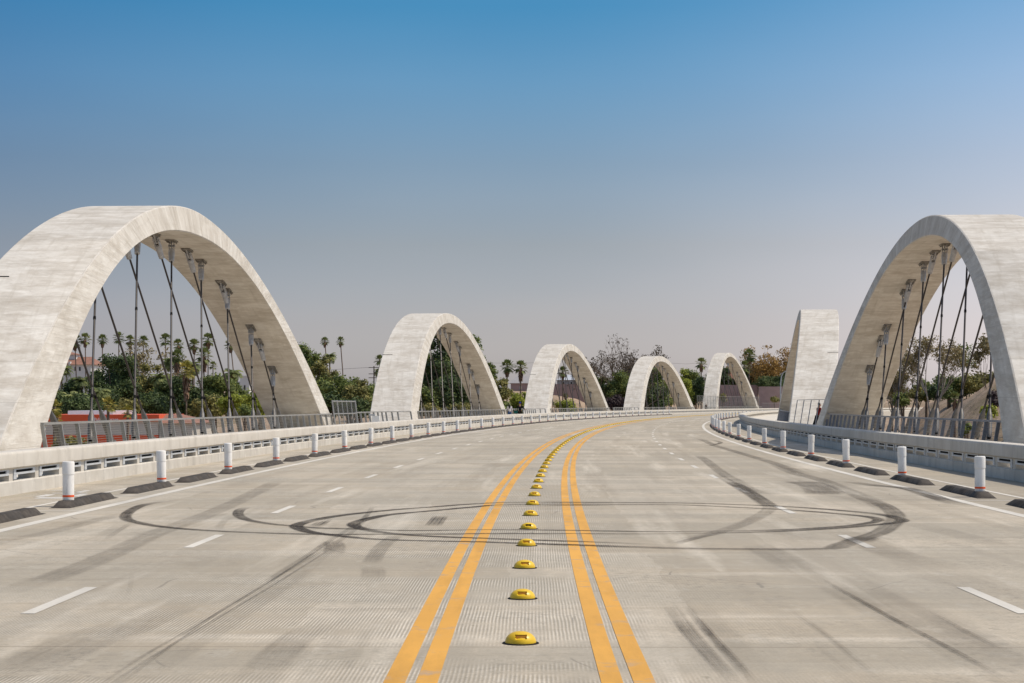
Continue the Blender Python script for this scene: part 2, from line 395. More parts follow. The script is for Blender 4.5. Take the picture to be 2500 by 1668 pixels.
# paler sky towards the sun's side
def wmr(sock, a, b, c, d):
    x = wt.nodes.new('ShaderNodeMapRange'); x.interpolation_type = 'SMOOTHSTEP'; wt.links.new(sock, x.inputs[0])
    for i, v in zip((1, 2, 3, 4), (a, b, c, d)): x.inputs[i].default_value = v
    return x.outputs[0]
gm = wt.nodes.new('ShaderNodeMath'); gm.operation = 'MULTIPLY'; wt.links.new(wmr(sx.outputs[0], .0, .40, 0, 1), gm.inputs[0]); wt.links.new(wmr(sx.outputs[2], .08, .30, 1, .3), gm.inputs[1])
gl = wt.nodes.new('ShaderNodeMix'); gl.data_type = 'RGBA'; gl.blend_type = 'ADD'; wt.links.new(gm.outputs[0], gl.inputs[0]); 
dk = wt.nodes.new('ShaderNodeMix'); dk.data_type = 'RGBA'; dk.blend_type = 'MULTIPLY'; dkm = wt.nodes.new('ShaderNodeMath'); dkm.operation = 'MULTIPLY'; wt.links.new(wmr(sx.outputs[0], -.04, -.40, 0, 1), dkm.inputs[0]); wt.links.new(wmr(sx.outputs[0], -.42, -.72, 1, 0), dkm.inputs[1]); wt.links.new(dkm.outputs[0], dk.inputs[0]); wt.links.new(mul.outputs[2], dk.inputs[6]); dk.inputs[7].default_value = (.68, .73, .83, 1)
sn = wt.nodes.new('ShaderNodeTexNoise'); sn.inputs['Scale'].default_value = 3.2; sn.inputs['Detail'].default_value = 3; mpn = wt.nodes.new('ShaderNodeMapping'); mpn.inputs['Scale'].default_value = (1, 1, 3.5); wt.links.new(tc.outputs['Generated'], mpn.inputs['Vector']); wt.links.new(mpn.outputs[0], sn.inputs['Vector'])
hz = wt.nodes.new('ShaderNodeMix'); hz.data_type = 'RGBA'; hz.blend_type = 'MULTIPLY'; wt.links.new(wmr(sn.outputs['Fac'], .35, .7, 0, 1), hz.inputs[0]); wt.links.new(dk.outputs[2], hz.inputs[6]); hz.inputs[7].default_value = (1.09, 1.055, 1.035, 1)
wt.links.new(hz.outputs[2], gl.inputs[6]); gl.inputs[7].default_value = (2.2, 1.85, 1.9, 1)
wt.links.new(gl.outputs[2], bg.inputs[0])
bg.inputs[1].default_value = .14
SC.view_settings.view_transform = 'Standard'; SC.view_settings.look = 'None'; SC.view_settings.exposure = 0; SC.view_settings.gamma = 1
try: SC.cycles.use_denoising = True
except Exception: pass
SC.cycles.max_bounces = 7; SC.cycles.diffuse_bounces = 5; SC.cycles.glossy_bounces = 2; SC.cycles.transparent_max_bounces = 12

# ------------------------------------------------------------------ terrain
def sm(x, a, b):
    t = min(1, max(0, (x - a) / (b - a))); return t * t * (3 - 2 * t)
def terrain_z(x, y):
    th = math.atan2(y, R - x) if x < R else math.pi / 2
    s = th * R; o = R - math.hypot(R - x, y)
    o = -(-o) if False else (R - math.hypot(R - x, y))
    px = CXP + F * x / max(y, 30)
    n = .5 * math.sin(x * .11 + 1.3) * math.sin(y * .07) + .35 * math.sin(x * .23 + y * .19)
    z = -8.0 + n * .6
    if y < -20: return z
    sh_ = 75 * (1 - sm(px, 1250, 1345)); left = sm(-o, 24, 50) * sm(s, 245 + sh_, 340 + sh_) * (10.6 + 3 * sm(s, 330, 520))
    right = sm(o, 24, 40) * sm(s, 135, 214) * (9.6 + 2.3 * min(1.3, max(-.2, (px - 2180) / 245)) + n)
    far = sm(s, 630, 760) * 14
    return max(z + left, z + right, z + far)

def axis(lo, hi, step, far):
    a = list(np.arange(lo, hi + .1, step)); x = hi; st = step
    while x < far: st *= 1.5; x += st; a.append(x)
    x = lo; st = step
    while x > -far: st *= 1.5; x -= st; a.insert(0, x)
    return a
xs = axis(-170, 230, 5, 5000); ys = axis(60, 760, 5, 5000)
b = MB(); vs = [(x, y, terrain_z(x, y)) for y in ys for x in xs]; nx = len(xs)
b.add(vs, [(j * nx + i, j * nx + i + 1, (j + 1) * nx + i + 1, (j + 1) * nx + i) for j in range(len(ys) - 1) for i in range(nx - 1)])
structure(b.build('ground', M['ground'], smooth=60))

# ------------------------------------------------------------------ deck, markings
OL, OR = 10.4, 11.2                               # offsets of the two barrier kerbs
S0, S1 = -25.0, 640.0
NO = 44
structure(MB().sweep([(-OL - .2 + (OL + OR + .4) * i / NO, 0.0) for i in range(NO + 1)], S0, S1, 4, closed=False).build('road', M['road'], smooth=40))
structure(MB().sweep([(-OL - .5, -1.6), (OR + .5, -1.6), (OR + .5, -.06), (-OL - .5, -.06)][::-1], S0, S1, 6).build('road_slab', M['walk']))
for sd, base in ((-1, OL), (1, OR)):
    structure(MB().sweep([(.48, -1.5), (.48, .15), (7.6, .15), (7.6, -1.5)] if sd > 0 else [(.48, -1.5), (.48, .15), (7.6, .15), (7.6, -1.5)], S0, S1, 4, side=sd, base=base).build('pavement', M['walk']))

ZM = .004
def strip(mb, o, w, s0, s1, z=ZM, ds=3.0):
    mb.sweep([(o - w / 2, z), (o + w / 2, z)], s0, s1, ds, closed=False)
for o in (-.81, -.60, .60, .81):
    m = MB(); strip(m, o, .142, S0, 560); structure(m.build('yellow_line', M['yellow'], smooth=40))
for o, w in ((-7.52, .20), (7.96, .20), (-8.78, .11), (9.40, .11)):
    m = MB(); strip(m, o, w, S0, 560); structure(m.build('edge_line', M['white'], smooth=40))
for o, s0 in ((-4.25, 15.85), (4.33, 15.95)):
    k = 0
    while s0 + 7.32 * k < 420:
        m = MB(); strip(m, o, .125, s0 + 7.32 * k, s0 + 7.32 * k + 2.3); structure(m.build('lane_line', M['white'])); k += 1

# ------------------------------------------------------------------ kerb stops and posts between road and cycle lane
def stop_mesh():
    m = MB(); L, h = 3.7, .115
    prof = [(-.19, 0), (-.185, .012), (-.10, h - .008), (-.085, h), (.085, h), (.10, h - .008), (.185, .012), (.19, 0)]
    sec = [(0, 0.0, 1.0), (.03, .14, .985), (.30, .96, .93), (.33, 1, .92), (1.23, 1, .92), (1.235, .95, .9), (1.25, .95, .9), (1.255, 1, .92), (2.46, 1, .92), (2.465, .95, .9), (2.48, .95, .9), (2.485, 1, .92), (L - .33, 1, .92), (L - .3, .96, .93), (L - .03, .14, .985), (L, 0, 1)]
    vs = []; n = len(prof)
    for y, hz, wx in sec:
        for x, z in prof: vs.append((x, y, z * hz))
    fs = [(i * n + j, i * n + j + 1, (i + 1) * n + j + 1, (i + 1) * n + j) for i in range(len(sec) - 1) for j in range(n - 1)]
    m.add(vs, [f[::-1] for f in fs]); return m.mesh('kerb_stop', M['rubber'], 30)
STOP = stop_mesh()
POST = MB().lathe([(.098, 0), (.100, .01), (.1, .04), (.1, .44), (.0995, .445), (.106, .452), (.106, .655), (.103, .672), (.092, .682), (.085, .683)], 28).mesh('delineator', M['post'], 35)
BAND = MB().lathe([(.1002, .052), (.1025, .053), (.1025, .088), (.1002, .089)], 28).mesh('band', M['orange'], 35)
hatch = MB()
NSTOP = 0
for sd, o, s00, pitch, side_txt in ((-1, -8.2, 31.9 - 5.2, 5.2, 'sunlit barrier'), (1, 8.68, 35.6 - 5.8, 5.8, 'shaded barrier')):
    np_, k = 0, 0
    while s00 + k * pitch < 330:
        s = s00 + k * pitch; p = road(s, o); rz = -(s + 1.85) / R
        wob = random.Random(k * 7 + sd).uniform(-.006, .006)
        if sd < 0 or s > 29:
            st = tag(link('kerb_stop', STOP, None, p, rz + wob), cat='kerb stop', group='black rubber kerb stops on the side of the %s' % side_txt)
            st['label'] = ('black rubber kerb stop, %s one from the camera on the side of the %s' % (ordinal(k + 1), side_txt)) if k < 20 else 'small black rubber kerb stop far along the curve beside the %s' % side_txt
        j = (k - 1) % 3
        if k > 0 and j in (0, 1):
            sp = s + (.62 if j == 0 else 3.1)
            q = road(sp, o, .112)
            np_ += 1
            t = tag(link('delineator_post', POST, None, q, -sp / R), cat='delineator post', group='white posts along the side of the %s' % side_txt)
            t['label'] = ('white round post with orange band, %s one from the camera beside the %s' % (ordinal(np_), side_txt)) if np_ <= 14 else 'tiny white round post far along the curve beside the %s' % side_txt
            tt = random.Random(k + 50 * sd); t.rotation_euler.x = tt.uniform(-.03, .03); t.rotation_euler.y = tt.uniform(-.025, .025)
            link('band', BAND, t)
        # short bars of paint across the buffer between the stops
        sg = s - .75
        a, c = (-8.72, -7.62) if sd < 0 else (8.06, 9.34)
        pts = [(a, sg - .05), (c, sg - .05), (c, sg + .05), (a, sg + .05)]
        if sg > 20: hatch.add([road(ss, oo, ZM) for oo, ss in pts], [(0, 1, 2, 3)])
        k += 1
structure(hatch.build('buffer_line', M['white']))

# ------------------------------------------------------------------ yellow domes along the centre line
def dome_mesh(nu, nv, pocket):
    m = MB(); vs = []
    for i in range(nv + 1):
        ph = math.pi / 2 * i / nv
        for k in range(nu):
            t = 2 * math.pi * k / nu
            r = .118 * math.cos(ph) ** .9 if i < nv else .0; z = .004 + .088 * math.sin(ph) ** .95
            x, y = r * math.cos(t), r * math.sin(t)
            if pocket and y < -.02 and abs(x) < .041 and .04 < z < .073: y += .024 + .25 * (z - .04)
            vs.append((x, y, z))
    fs = [(i * nu + k, i * nu + (k + 1) % nu, (i + 1) * nu + (k + 1) % nu, (i + 1) * nu + k) for i in range(nv) for k in range(nu)]
    return m.add(vs, fs).mesh('road_dome', M['dome'], 28 if pocket else 60)
DOME, DOMEF = dome_mesh(96, 28, True), dome_mesh(20, 6, False)
PAD = MB().lathe([(.140, .0005), (.138, .006), (.115, .009), (.02, .0095)], 32).mesh('base_pad', M['pad'], 40)
def refl_mesh(mat):
    m = MB(); m.box(-.036, .036, -.0758, -.060, .043, .068); return m.mesh('reflector', mat)
REF, REFB = refl_mesh(M['amber']), refl_mesh(M['burnt'])
for k in range(152):
    s = 13.94 + 3.21 * k; near = k < 34
    o = link('road_dome', DOME if near else DOMEF, None, road(s, .0, 0), -s / R + random.Random(k).uniform(-.06, .06))
    tag(o, ('yellow dome with black broken reflector, fifth in the row from the camera' if k == 4 else 'yellow plastic road dome, %s in the centre row counted from the camera' % ordinal(k + 1)) if k < 26 else 'tiny yellow road dome in the far crowded part of the centre row', 'road dome', 'yellow domes along the centre of the road')
    if near:
        link('base_pad', PAD, o); link('reflector', REFB if k == 4 else REF, o)

# ------------------------------------------------------------------ barriers
def barrier(sd, base, label):
    root = empty('concrete_barrier', road(30, sd * base), label=label, cat='barrier')
    inv = Matrix.Translation(-root.location)
    def put(mb, name, mat, parent=root, smooth=None, kind=None):
        o = mb.build(name, mat, parent, smooth)
        if parent is root: o.matrix_parent_inverse = inv
        if kind: o['kind'] = kind
        return o
    r = .05
    beam = [(-.02, .535), (-.035, .55), (-.035, .80)] + [(-.035 + r - r * math.cos(a), .80 + .06 * math.sin(a)) for a in (RAD(30), RAD(60), RAD(90))] + [(.40, .86), (.44, .84), (.45, .80), (.45, .52), (.40, .51), (.03, .51)]
    put(MB().sweep(beam[::-1], S0, 620, 3.05, side=sd, base=base), 'beam', M['barrier'], smooth=28)
    put(MB().sweep([(0, -.03), (.012, .25), (.035, .275), (.47, .275), (.47, -.03)][::-1], S0, 620, 3.05, side=sd, base=base), 'kerb', M['kerb'], smooth=28)
    n = 0; rest, restc, rests = MB(), MB(), MB()
    s = (22.0 if sd < 0 else 24.0) - 1.83 * 24; n = -24
    def blk(mb, s, a, c, d0, d1, z0, z1):
        x0, x1 = sorted((sd * (base + d0), sd * (base + d1)))
        mb.box(x0, x1, a, c, z0, z1, Matrix.Translation(road(s, 0)) @ Matrix.Rotation(-s / R, 4, 'Z'))
    while s < 560:
        big = 0 <= n < 100
        bm = MB() if big else rest; blk(bm, s, -.13, .13, .05, .41, .27, .515)
        cm = MB() if big else restc
        a, c = .16, 1.83 - .16
        for z0, z1 in ((.390, .432), (.487, .513)): blk(cm, s, a, c, .035, .10, z0, z1)
        blk(cm, s, a, a + .16, .037, .098, .43, .489); blk(cm, s, c - .16, c, .037, .098, .43, .489)
        blk(cm, s, a, a + .2, .04, .09, .30, .392)
        sm_ = MB() if big else rests; blk(sm_, s, a + .15, c - .15, .06, .09, .428, .491)
        if big:
            put(bm, 'block', M['barrier']); ch = put(cm, 'channel', M['channel'])
            sl = put(sm_, 'slot', M['black'], ch)
        n += 1; s += 1.83
    put(rest, 'block', M['barrier'], kind='stuff'); put(restc, 'channel', M['channel'], kind='stuff'); put(rests, 'slot', M['black'], kind='stuff')
    return root
barrier(-1, OL, 'long pale concrete barrier with block openings, fully sunlit, running under five arches')
barrier(1, OR, 'long grey concrete barrier in shade casting shadow on the dark cycle lane')

# ------------------------------------------------------------------ arches
RIBW = 3.1
K9 = math.tan(RAD(9))
class Arch:
    def __init__(self, sd, s0, o, Lo, Ho, po, Li, Hi, pi_, yaw=0):
        self.__dict__.update(locals())
        self.th = s0 / R + yaw; self.c = road(s0, sd * o)
        self.T = Vector((math.sin(self.th), math.cos(self.th), 0)); self.N = Vector((math.cos(self.th), -math.sin(self.th), 0)) * sd
    def P(self, u, v, dd): return self.c + self.T * u + self.N * (K9 * v + dd) + Vector((0, 0, v))
    def vin(self, u): return self.Hi * (1 - abs(u / self.Li) ** self.pi_)
ARCH = {
    'L1': Arch(-1, 76, 13.5, 30.45, 9.84, 1.885, 26.7, 8.77, 2.18),
    'L2': Arch(-1, 168.5, 13.5, 32.82, 10.11, 2.074, 29.04, 9.21, 2.11),
    'L3': Arch(-1, 266.2, 13.5, 33.3, 10.53, 1.975, 30.35, 9.53, 1.995),
    'L4': Arch(-1, 366, 13.5, 35.0, 11.38, 2.03, 30.8, 10.3, 2.13),
    'L5': Arch(-1, 455, 13.5, 30.3, 14.47, 1.79, 27.0, 13.5, 1.97),
    'R1': Arch(1, 81.6, 14.0, 29.1, 9.87, 1.97, 25.7, 8.95, 2.24, .003),
    'R2': Arch(1, 165, 14.75, 32.5, 10.1, 2.0, 29, 9.2, 2.1, .02),
}
ALAB = {
    'L1': 'huge pale concrete arch nearest the camera on the side of the sunlit barrier',
    'L2': 'tall concrete arch beyond the wire fence cage and the two thin palms',
    'L3': 'concrete arch just beyond the two people standing at the railing',
    'L4': 'smaller concrete arch between the bare twiggy tree and the tall dense fence',
    'L5': 'farthest narrow concrete arch standing over the tall dense mesh fence',
    'R1': 'huge concrete arch above the shaded barrier with the brown hillside showing through it',
    'R2': 'concrete arch seen almost edge on beside the curved street lamp',
}
def zalign(a, bvec):
    dv = (bvec - a).normalized()
    return Matrix.Translation(a) @ dv.to_track_quat('Z', 'Y').to_matrix().to_4x4()
def tmesh(mb, MM):
    mb.v = [tuple(MM @ Vector(p)) for p in mb.v]; return mb
for key, A in ARCH.items():
    root = empty('concrete_arch', A.c, label=ALAB[key], cat='arch', group='tilted concrete arches along the bridge')
    inv = Matrix.Translation(-root.location)
    def put(mb, name, mat, parent=root, smooth=None):
        o = mb.build(name, mat, parent, smooth)
        if parent is root: o.matrix_parent_inverse = inv
        return o
    n = 120; xm = 1.1; c = .045; W_ = RIBW
    sec = [(c, 0, 0), (W_ - c, 0, 0), (W_, c, 0), (W_, c, 1), (W_ - c, 0, 1), (c, 0, 1), (0, c, 1), (0, c, 0)]
    vs, uv, fs = [], [], []; acc = 0; prev = None
    for i in range(n + 1):
        x = -xm + 2 * xm * i / n
        uo, vo = A.Lo * x, A.Ho * (1 - abs(x) ** A.po); ui, vi = A.Li * x, A.Hi * (1 - abs(x) ** A.pi_)
        if prev: acc += math.hypot(uo - prev[0], vo - prev[1])
        prev = (uo, vo); dl = math.hypot(uo - ui, vo - vi)
        for dd, e, w in sec:
            f = e / dl if w == 0 else 1 - e / dl
            vs.append(A.P(ui + (uo - ui) * f, vi + (vo - vi) * f, dd)); uv.append((acc, dd + (W_ + 1 if 0 < e and dd == 0 else 0) + f * dl * .6))
    m = len(sec)
    for i in range(n):
        for j in range(m):
            j2 = (j + 1) % m; q = (i * m + j, i * m + j2, (i + 1) * m + j2, (i + 1) * m + j)
            fs.append(q if A.sd < 0 else q[::-1])
    put(MB().add(vs, fs, uv), 'rib', M['rib'], smooth=24)
    us = -A.Lo * (1 - 5.8 / A.Ho) ** (1 / A.po)              # dark joint slot on the outside edge of the near leg
    mm = MB(); p0, p1 = A.P(us, 5.8, RIBW - .8), A.P(us, 5.8, RIBW + .004)
    mm.tube([p0, p1], .026, 4); put(mm, 'joint_slot', M['black'])
    near = key in ('L1', 'R1', 'L2'); big = key in ('L1', 'R1')
    for fam in (1, -1):
        for k in range(9):
            u0 = (-21.35 + 5.66 * k) * fam * (A.Li / 26.6)
            sl = .67 * fam * (A.Li / 26.6) * 8.8 / A.Hi * (A.Hi / 8.8)
            lo, hi = .0, 12.0
            if A.vin(u0) < 1.0: continue
            for _ in range(40):
                mid = (lo + hi) / 2
                if A.vin(u0 + sl * mid) > mid: lo = mid
                else: hi = mid
            vt = lo; B0 = A.P(u0, .15, RIBW / 2); T0 = A.P(u0 + sl * vt, vt, RIBW / 2)
            L = (T0 - B0).length
            if L < 2.2: continue
            dv = (T0 - B0).normalized()
            sides = 8 if near else 5
            h = MB().tube([B0 + dv * 1.6, T0 - dv * (1.05 if L > 3.4 else .5)], .040 if near else .055, sides)
            ho = put(h, 'hanger', M['cable'], smooth=40)
            low = MB()
            if near:
                low.lathe([(.075, .55), (.098, .62), (.104, .72), (.104, 1.46), (.094, 1.56), (.062, 1.70), (.050, 1.80), (.03, 1.81)], 14)
                low.box(-.10, -.065, -.07, .07, .12, .72); low.box(.065, .10, -.07, .07, .12, .72)
            else: low.lathe([(.10, .1), (.105, 1.1), (.05, 1.5), (.03, 1.6)], 7)
            tmesh(low, zalign(B0, T0))
            low.box(-.2, .2, -.16, .16, -.02, .06, Matrix.Translation(B0)); low.box(-.025, .025, -.12, .12, .05, .42, Matrix.Translation(B0))
            put(low, 'lower_socket', M['socket'], ho, 35)
            if L > 3.0:
                up = MB(); up.lathe([(.05, .0), (.045, .02), (.03, .03)][::-1] if False else [(.13, .02), (.14, .06), (.145, .5), (.11, .72), (.09, 1.02), (.04, 1.06)] if not near else [(.06, .50), (.125, .54), (.135, .66), (.115, 1.02), (.108, 1.14), (.04, 1.16)], 12 if near else 6)
                if near:
                    up.box(-.12, -.075, -.065, .065, .16, .66); up.box(.075, .12, -.065, .065, .16, .66); up.box(-.028, .028, -.09, .09, -.05, .42); up.tube([(-.15, 0, .30), (.15, 0, .30)], .045, 8)
                tmesh(up, zalign(T0, B0)); put(up, 'upper_socket', M['uppersocket'], ho, 35)
                e = .3; u1 = u0 + sl * vt
                pa, pb = A.P(u1 - e, A.vin(u1 - e) - .03, RIBW / 2), A.P(u1 + e, A.vin(u1 + e) - .03, RIBW / 2)
                tdir = (pb - pa).normalized(); nd = tdir.cross(A.N).normalized()
                if nd.z > 0: nd = -nd
                MM = Matrix((( *A.N, 0), (*tdir, 0), (*nd, 0), (0, 0, 0, 1))).transposed(); MM.translation = (pa + pb) / 2
                pl = MB().box(-.20, .20, -.36, .36, -.02, .025, MM)
                if big:
                    for q in range(5):
                        for sgn in (-1, 1): pl.box(sgn * .14 - .025, sgn * .14 + .025, -.3 + .15 * q - .03, -.3 + .15 * q + .03, .02, .08, MM)
                put(pl, 'anchor_plate', M['plate'], ho)
            if near and L > 3.2:
                for tt in ([2.3, L * .62] if fam > 0 else [2.3]):
                    cl = MB().tube([B0 + dv * tt, B0 + dv * (tt + .12)], .052, 8); put(cl, 'clamp', M['black'], ho)

# ------------------------------------------------------------------ railings and fences
def railing(sd, pts, ztop, label, mat, lean=K9, step=1.8, wires=14, ins=0.0, name='metal_railing', cat='railing', base_z=.15, bars=0):
    """pts: (s, offset) polyline; each post is a part, the wire infill is one part"""
    P0 = road(pts[0][0], sd * pts[0][1], base_z)
    root = empty(name, P0, label=label, cat=cat, group=None)
    inv = Matrix.Translation(-P0)
    def put(mb, nm, mt, smooth=None):
        o = mb.build(nm, mt, root, smooth); o.matrix_parent_inverse = inv; return o
    line = []
    for (a, oa), (c, oc) in zip(pts, pts[1:]):
        n = max(1, int(round(abs(c - a) / step)))
        for i in range(n): line.append((a + (c - a) * i / n, oa + (oc - oa) * i / n))
    line.append(pts[-1])
    H = ztop - base_z
    def pt(i, h): s, o = line[i]; return road(s, sd * (o + lean * h), base_z + h)
    top = MB(); inf = MB()
    post = None
    for i in range(len(line)):
        s, o = line[i]
        pm = MB(); a, c_ = pt(i, -.02), pt(i, H - .03)
        T = Vector((math.sin(s / R), math.cos(s / R), 0)); N = Vector((math.cos(s / R), -math.sin(s / R), 0)) * sd
        w, dpt = (.018, .03) if cat == 'fence' else (.030, .058)
        vs = [q + T * x * w + N * y * dpt for q in (a, c_) for x, y in ((-1, -1), (1, -1), (1, 1), (-1, 1))]
        pm.add(vs, [(0, 3, 2, 1), (4, 5, 6, 7), (0, 1, 5, 4), (1, 2, 6, 5), (2, 3, 7, 6), (3, 0, 4, 7)])
        put(pm, 'post', mat)
        if i + 1 < len(line):
            s2, o2 = line[i + 1]
            a, c_ = pt(i, H), pt(i + 1, H)
            vs = [q + N * y * (.03 if cat == 'fence' else .055) + Vector((0, 0, z * (.02 if cat == 'fence' else .033))) for q in (a, c_) for y, z in ((-1, -1), (1, -1), (1, 1), (-1, 1))]
            top.add(vs, [(0, 3, 2, 1), (4, 5, 6, 7), (0, 1, 5, 4), (1, 2, 6, 5), (2, 3, 7, 6), (3, 0, 4, 7)])
            for k in range(wires):
                h = .08 + (H - .16) * k / max(1, wires - 1)
                inf.tube([pt(i, h), pt(i + 1, h)], .0055, 3, False)
            for k in range(1, bars + 1):
                f = k / (bars + 1)
                q0 = pt(i, .05).lerp(pt(i + 1, .05), f); q1 = pt(i, H - .05).lerp(pt(i + 1, H - .05), f)
                inf.tube([q0, q1], .012, 3, False)
    put(top, 'top_rail', mat)
    if inf.v: put(inf, 'wire_infill', mat)
    return root
RL = {'L1': 'steel railing with wires inside the nearest sunlit arch, red building behind', 'L2': 'steel railing inside the arch beyond the wire fence cage',
      'L3': 'steel railing inside the arch just beyond the two standing people', 'L4': 'steel railing inside the arch beyond the bare twiggy tree',
      'L5': 'low steel railing in front of the tall dense mesh fence', 'R1': 'dark shaded railing inside the arch over the brown hillside', 'R2': 'dark shaded railing inside the edge-on arch'}
for key in ('L1', 'L2', 'L3', 'L4', 'L5', 'R1', 'R2'):
    A = ARCH[key]; o = 13.7 if A.sd < 0 else A.o + .08
    far = key in ('L3', 'L4', 'L5')
    if key == 'R2':
        pts = [(A.s0 - A.Li + 1, 14.0), (A.s0 + A.Li - 2, 15.2)]
    else: pts = [(A.s0 - A.Li + 1.4, o), (A.s0 + A.Lo - 2.6, o)]
    if key == 'L5': pts = [(A.s0 - A.Lo - 16, 13.2), (A.s0 + A.Lo - 1, 13.2)]
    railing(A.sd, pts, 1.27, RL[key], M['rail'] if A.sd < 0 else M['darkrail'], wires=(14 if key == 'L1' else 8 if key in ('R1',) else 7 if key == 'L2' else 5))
railing(-1, [(116.4, 14.3), (129, 14.3), (133.2, 14.1), (135.6, 13.5)], 1.30, 'steel railing between the wire fence cage and the second arch', M['rail'], wires=7)
railing(-1, [(203, 13.7), (206, 14.3), (227, 14.3), (231, 13.6)], 1.30, 'steel railing behind the two standing people', M['rail'], wires=6)
railing(-1, [(302, 13.7), (305, 14.3), (325, 14.3), (329, 13.6)], 1.30, 'steel railing in the gap beside the dark plum bush', M['rail'], wires=5)
railing(-1, [(402, 13.7), (406, 14.4), (419, 14.4), (424, 13.9), (427, 13.9), (485, 13.9)], 3.75, 'tall dense mesh fence curving behind the farthest arch', M['rail'], lean=.06, step=3.0, wires=4, bars=5, name='mesh_fence', cat='fence')
railing(-1, [(486, 13.6), (540, 13.6)], 2.2, 'pale chain fence beyond the farthest arch below the pink wall', M['rail'], lean=0, step=3, wires=4, bars=3, name='mesh_fence', cat='fence')
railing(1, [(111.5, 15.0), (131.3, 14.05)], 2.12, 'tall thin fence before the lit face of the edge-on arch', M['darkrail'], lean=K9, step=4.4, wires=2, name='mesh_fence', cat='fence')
# cage of wire fence behind the first arch: posts, rails and mesh
def cage(sd, s0, s1, o, ztop, n, label, mat):
    P0 = road(s0, sd * o, .15); root = empty('fence_cage', P0, label=label, cat='fence'); inv = Matrix.Translation(-P0)
    def put(mb, nm): ob = mb.build(nm, mat, root); ob.matrix_parent_inverse = inv
    for i in range(n + 1):
        s = s0 + (s1 - s0) * i / n; put(MB().tube([road(s, sd * (o - .0), .13), road(s, sd * (o + .12 * (ztop)), ztop + .06)], .05 if i in (0, 1, n) else .03, 6), 'post')
    f = lambda s, z: road(s, sd * (o + .12 * z), z)
    for z in (.25, 1.25, ztop): put(MB().tube([f(s0, z), f(s1, z)], .035, 6), 'rail')
    g = MB()
    for k in range(40): s = s0 + (s1 - s0) * (k + .5) / 40; g.tube([f(s, .2), f(s, ztop)], .004, 3, False)
    for k in range(26): z = .2 + (ztop - .2) * k / 26; g.tube([f(s0, z), f(s1, z)], .004, 3, False)
    put(g, 'wire_mesh')
cage(-1, 107.8, 116.2, 14.25, 2.0, 5, 'tall grey wire fence cage between the two nearest sunlit arches', M['rail'])
cage(-1, 33.0, 40.6, 13.15, 1.72, 3, 'wire fence frame cut by the picture edge before the nearest sunlit arch leg', M['rail'])
p = road(114.5, -12.9, .15)
u = empty('utility_box', p, label='slim white utility box on a stand before the wire fence cage', cat='utility box')
MB().box(-.22, .22, -.16, .16, .0, .95).build('cabinet', M['post'], u); MB().box(-.40, -.05, -.17, .17, .96, 1.06).build('camera_head', M['steel'], u)
# street lamp beyond the edge-on arch
sl = empty('street_lamp', road(262, 14.9, .15), label='slim pale street lamp with curved arm beside the edge-on arch', cat='street lamp')
MB().tube([(0, 0, 0), (0, 0, 4.6), (.1, 0, 5.5), (.35, 0, 6.1), (.8, 0, 6.35), (1.4, 0, 6.38)], [.11, .09, .075, .065, .06, .05], 8).build('pole', M['steel'], sl, 50)
MB().box(1.3, 2.0, -.12, .12, 6.31, 6.42).build('lamp_head', M['steel'], sl)
# small lime marker at the turn of the shaded barrier
lm = link('marker_block', MB().lathe([(.30, 0), (.32, .05), (.30, .22), (.2, .3)], 16).mesh('marker_block', M['lime'], 30), None, at(1814, 1022, 238) * Vector((1, 1, 0)))
lm.scale = (1.3, .8, 1); tag(lm, 'small lime yellow block at the turn of the shaded barrier', 'marker block')

# ------------------------------------------------------------------ tyre marks on the deck
ZA = lambda l: [(x / 2.611, y / 2.611 + 1130) for x, y in l]
ZB = lambda l: [(x / 2.611 + 1600, y / 2.611 + 1130) for x, y in l]
ZC = lambda l: [(x / 3.917 + 650, y / 3.917 + 1180) for x, y in l]
ZD = lambda l: [(x / 3.357 + 1600, y / 3.357 + 1160) for x, y in l]
ZE = lambda l: [(x / 6.714 + 1700, y / 6.714 + 1000) for x, y in l]
SK = [0]
def smooth_line(pts, step=.25):
    out = []
    n = len(pts)
    for i in range(n - 1):
        p0, p1, p2, p3 = pts[max(i - 1, 0)], pts[i], pts[i + 1], pts[min(i + 2, n - 1)]
        k = max(1, int((p2 - p1).length / step))
        for j in range(k):
            t = j / k
            out.append(.5 * ((2 * p1) + (p2 - p0) * t + (2 * p0 - 5 * p1 + 4 * p2 - p3) * t * t + (3 * p1 - p0 - 3 * p2 + p3) * t ** 3))
    out.append(pts[-1]); return out
def skid(px, w, a, fade=1.5, wpeak=None):
    """a rubber mark: measured picture points laid back on the deck, w metres wide, opacity a"""
    P = smooth_line([ground_at(x, y) for x, y in px])
    z = .0065 + .00012 * SK[0]; SK[0] += 1
    tot = sum((P[i + 1] - P[i]).length for i in range(len(P) - 1)); acc = 0
    vs, uv, fs, fd = [], [], [], []
    for i, p in enumerate(P):
        T = (P[min(i + 1, len(P) - 1)] - P[max(i - 1, 0)]).normalized(); N = Vector((T.y, -T.x, 0))
        ww = w
        if wpeak: ww = w * (.95 + .35 * wpeak * abs(T.y) ** 2)
        for q in (-1, 1): vs.append((p.x + N.x * q * ww / 2, p.y + N.y * q * ww / 2, z)); uv.append((acc, (q + 1) / 2))
        f = a * min(1, acc / fade + .02) * min(1, (tot - acc) / fade + .02)
        
        fd += [f, f]
        if i + 1 < len(P): acc += (P[i + 1] - P[i]).length; fs.append((2 * i, 2 * i + 1, 2 * i + 3, 2 * i + 2))
    m = MB().add(vs, fs, uv); me = m.mesh('skid_mark', M['skid'])
    at_ = me.attributes.new('fade', 'FLOAT', 'POINT'); at_.data.foreach_set('value', fd)
    structure(link('skid_mark', me))
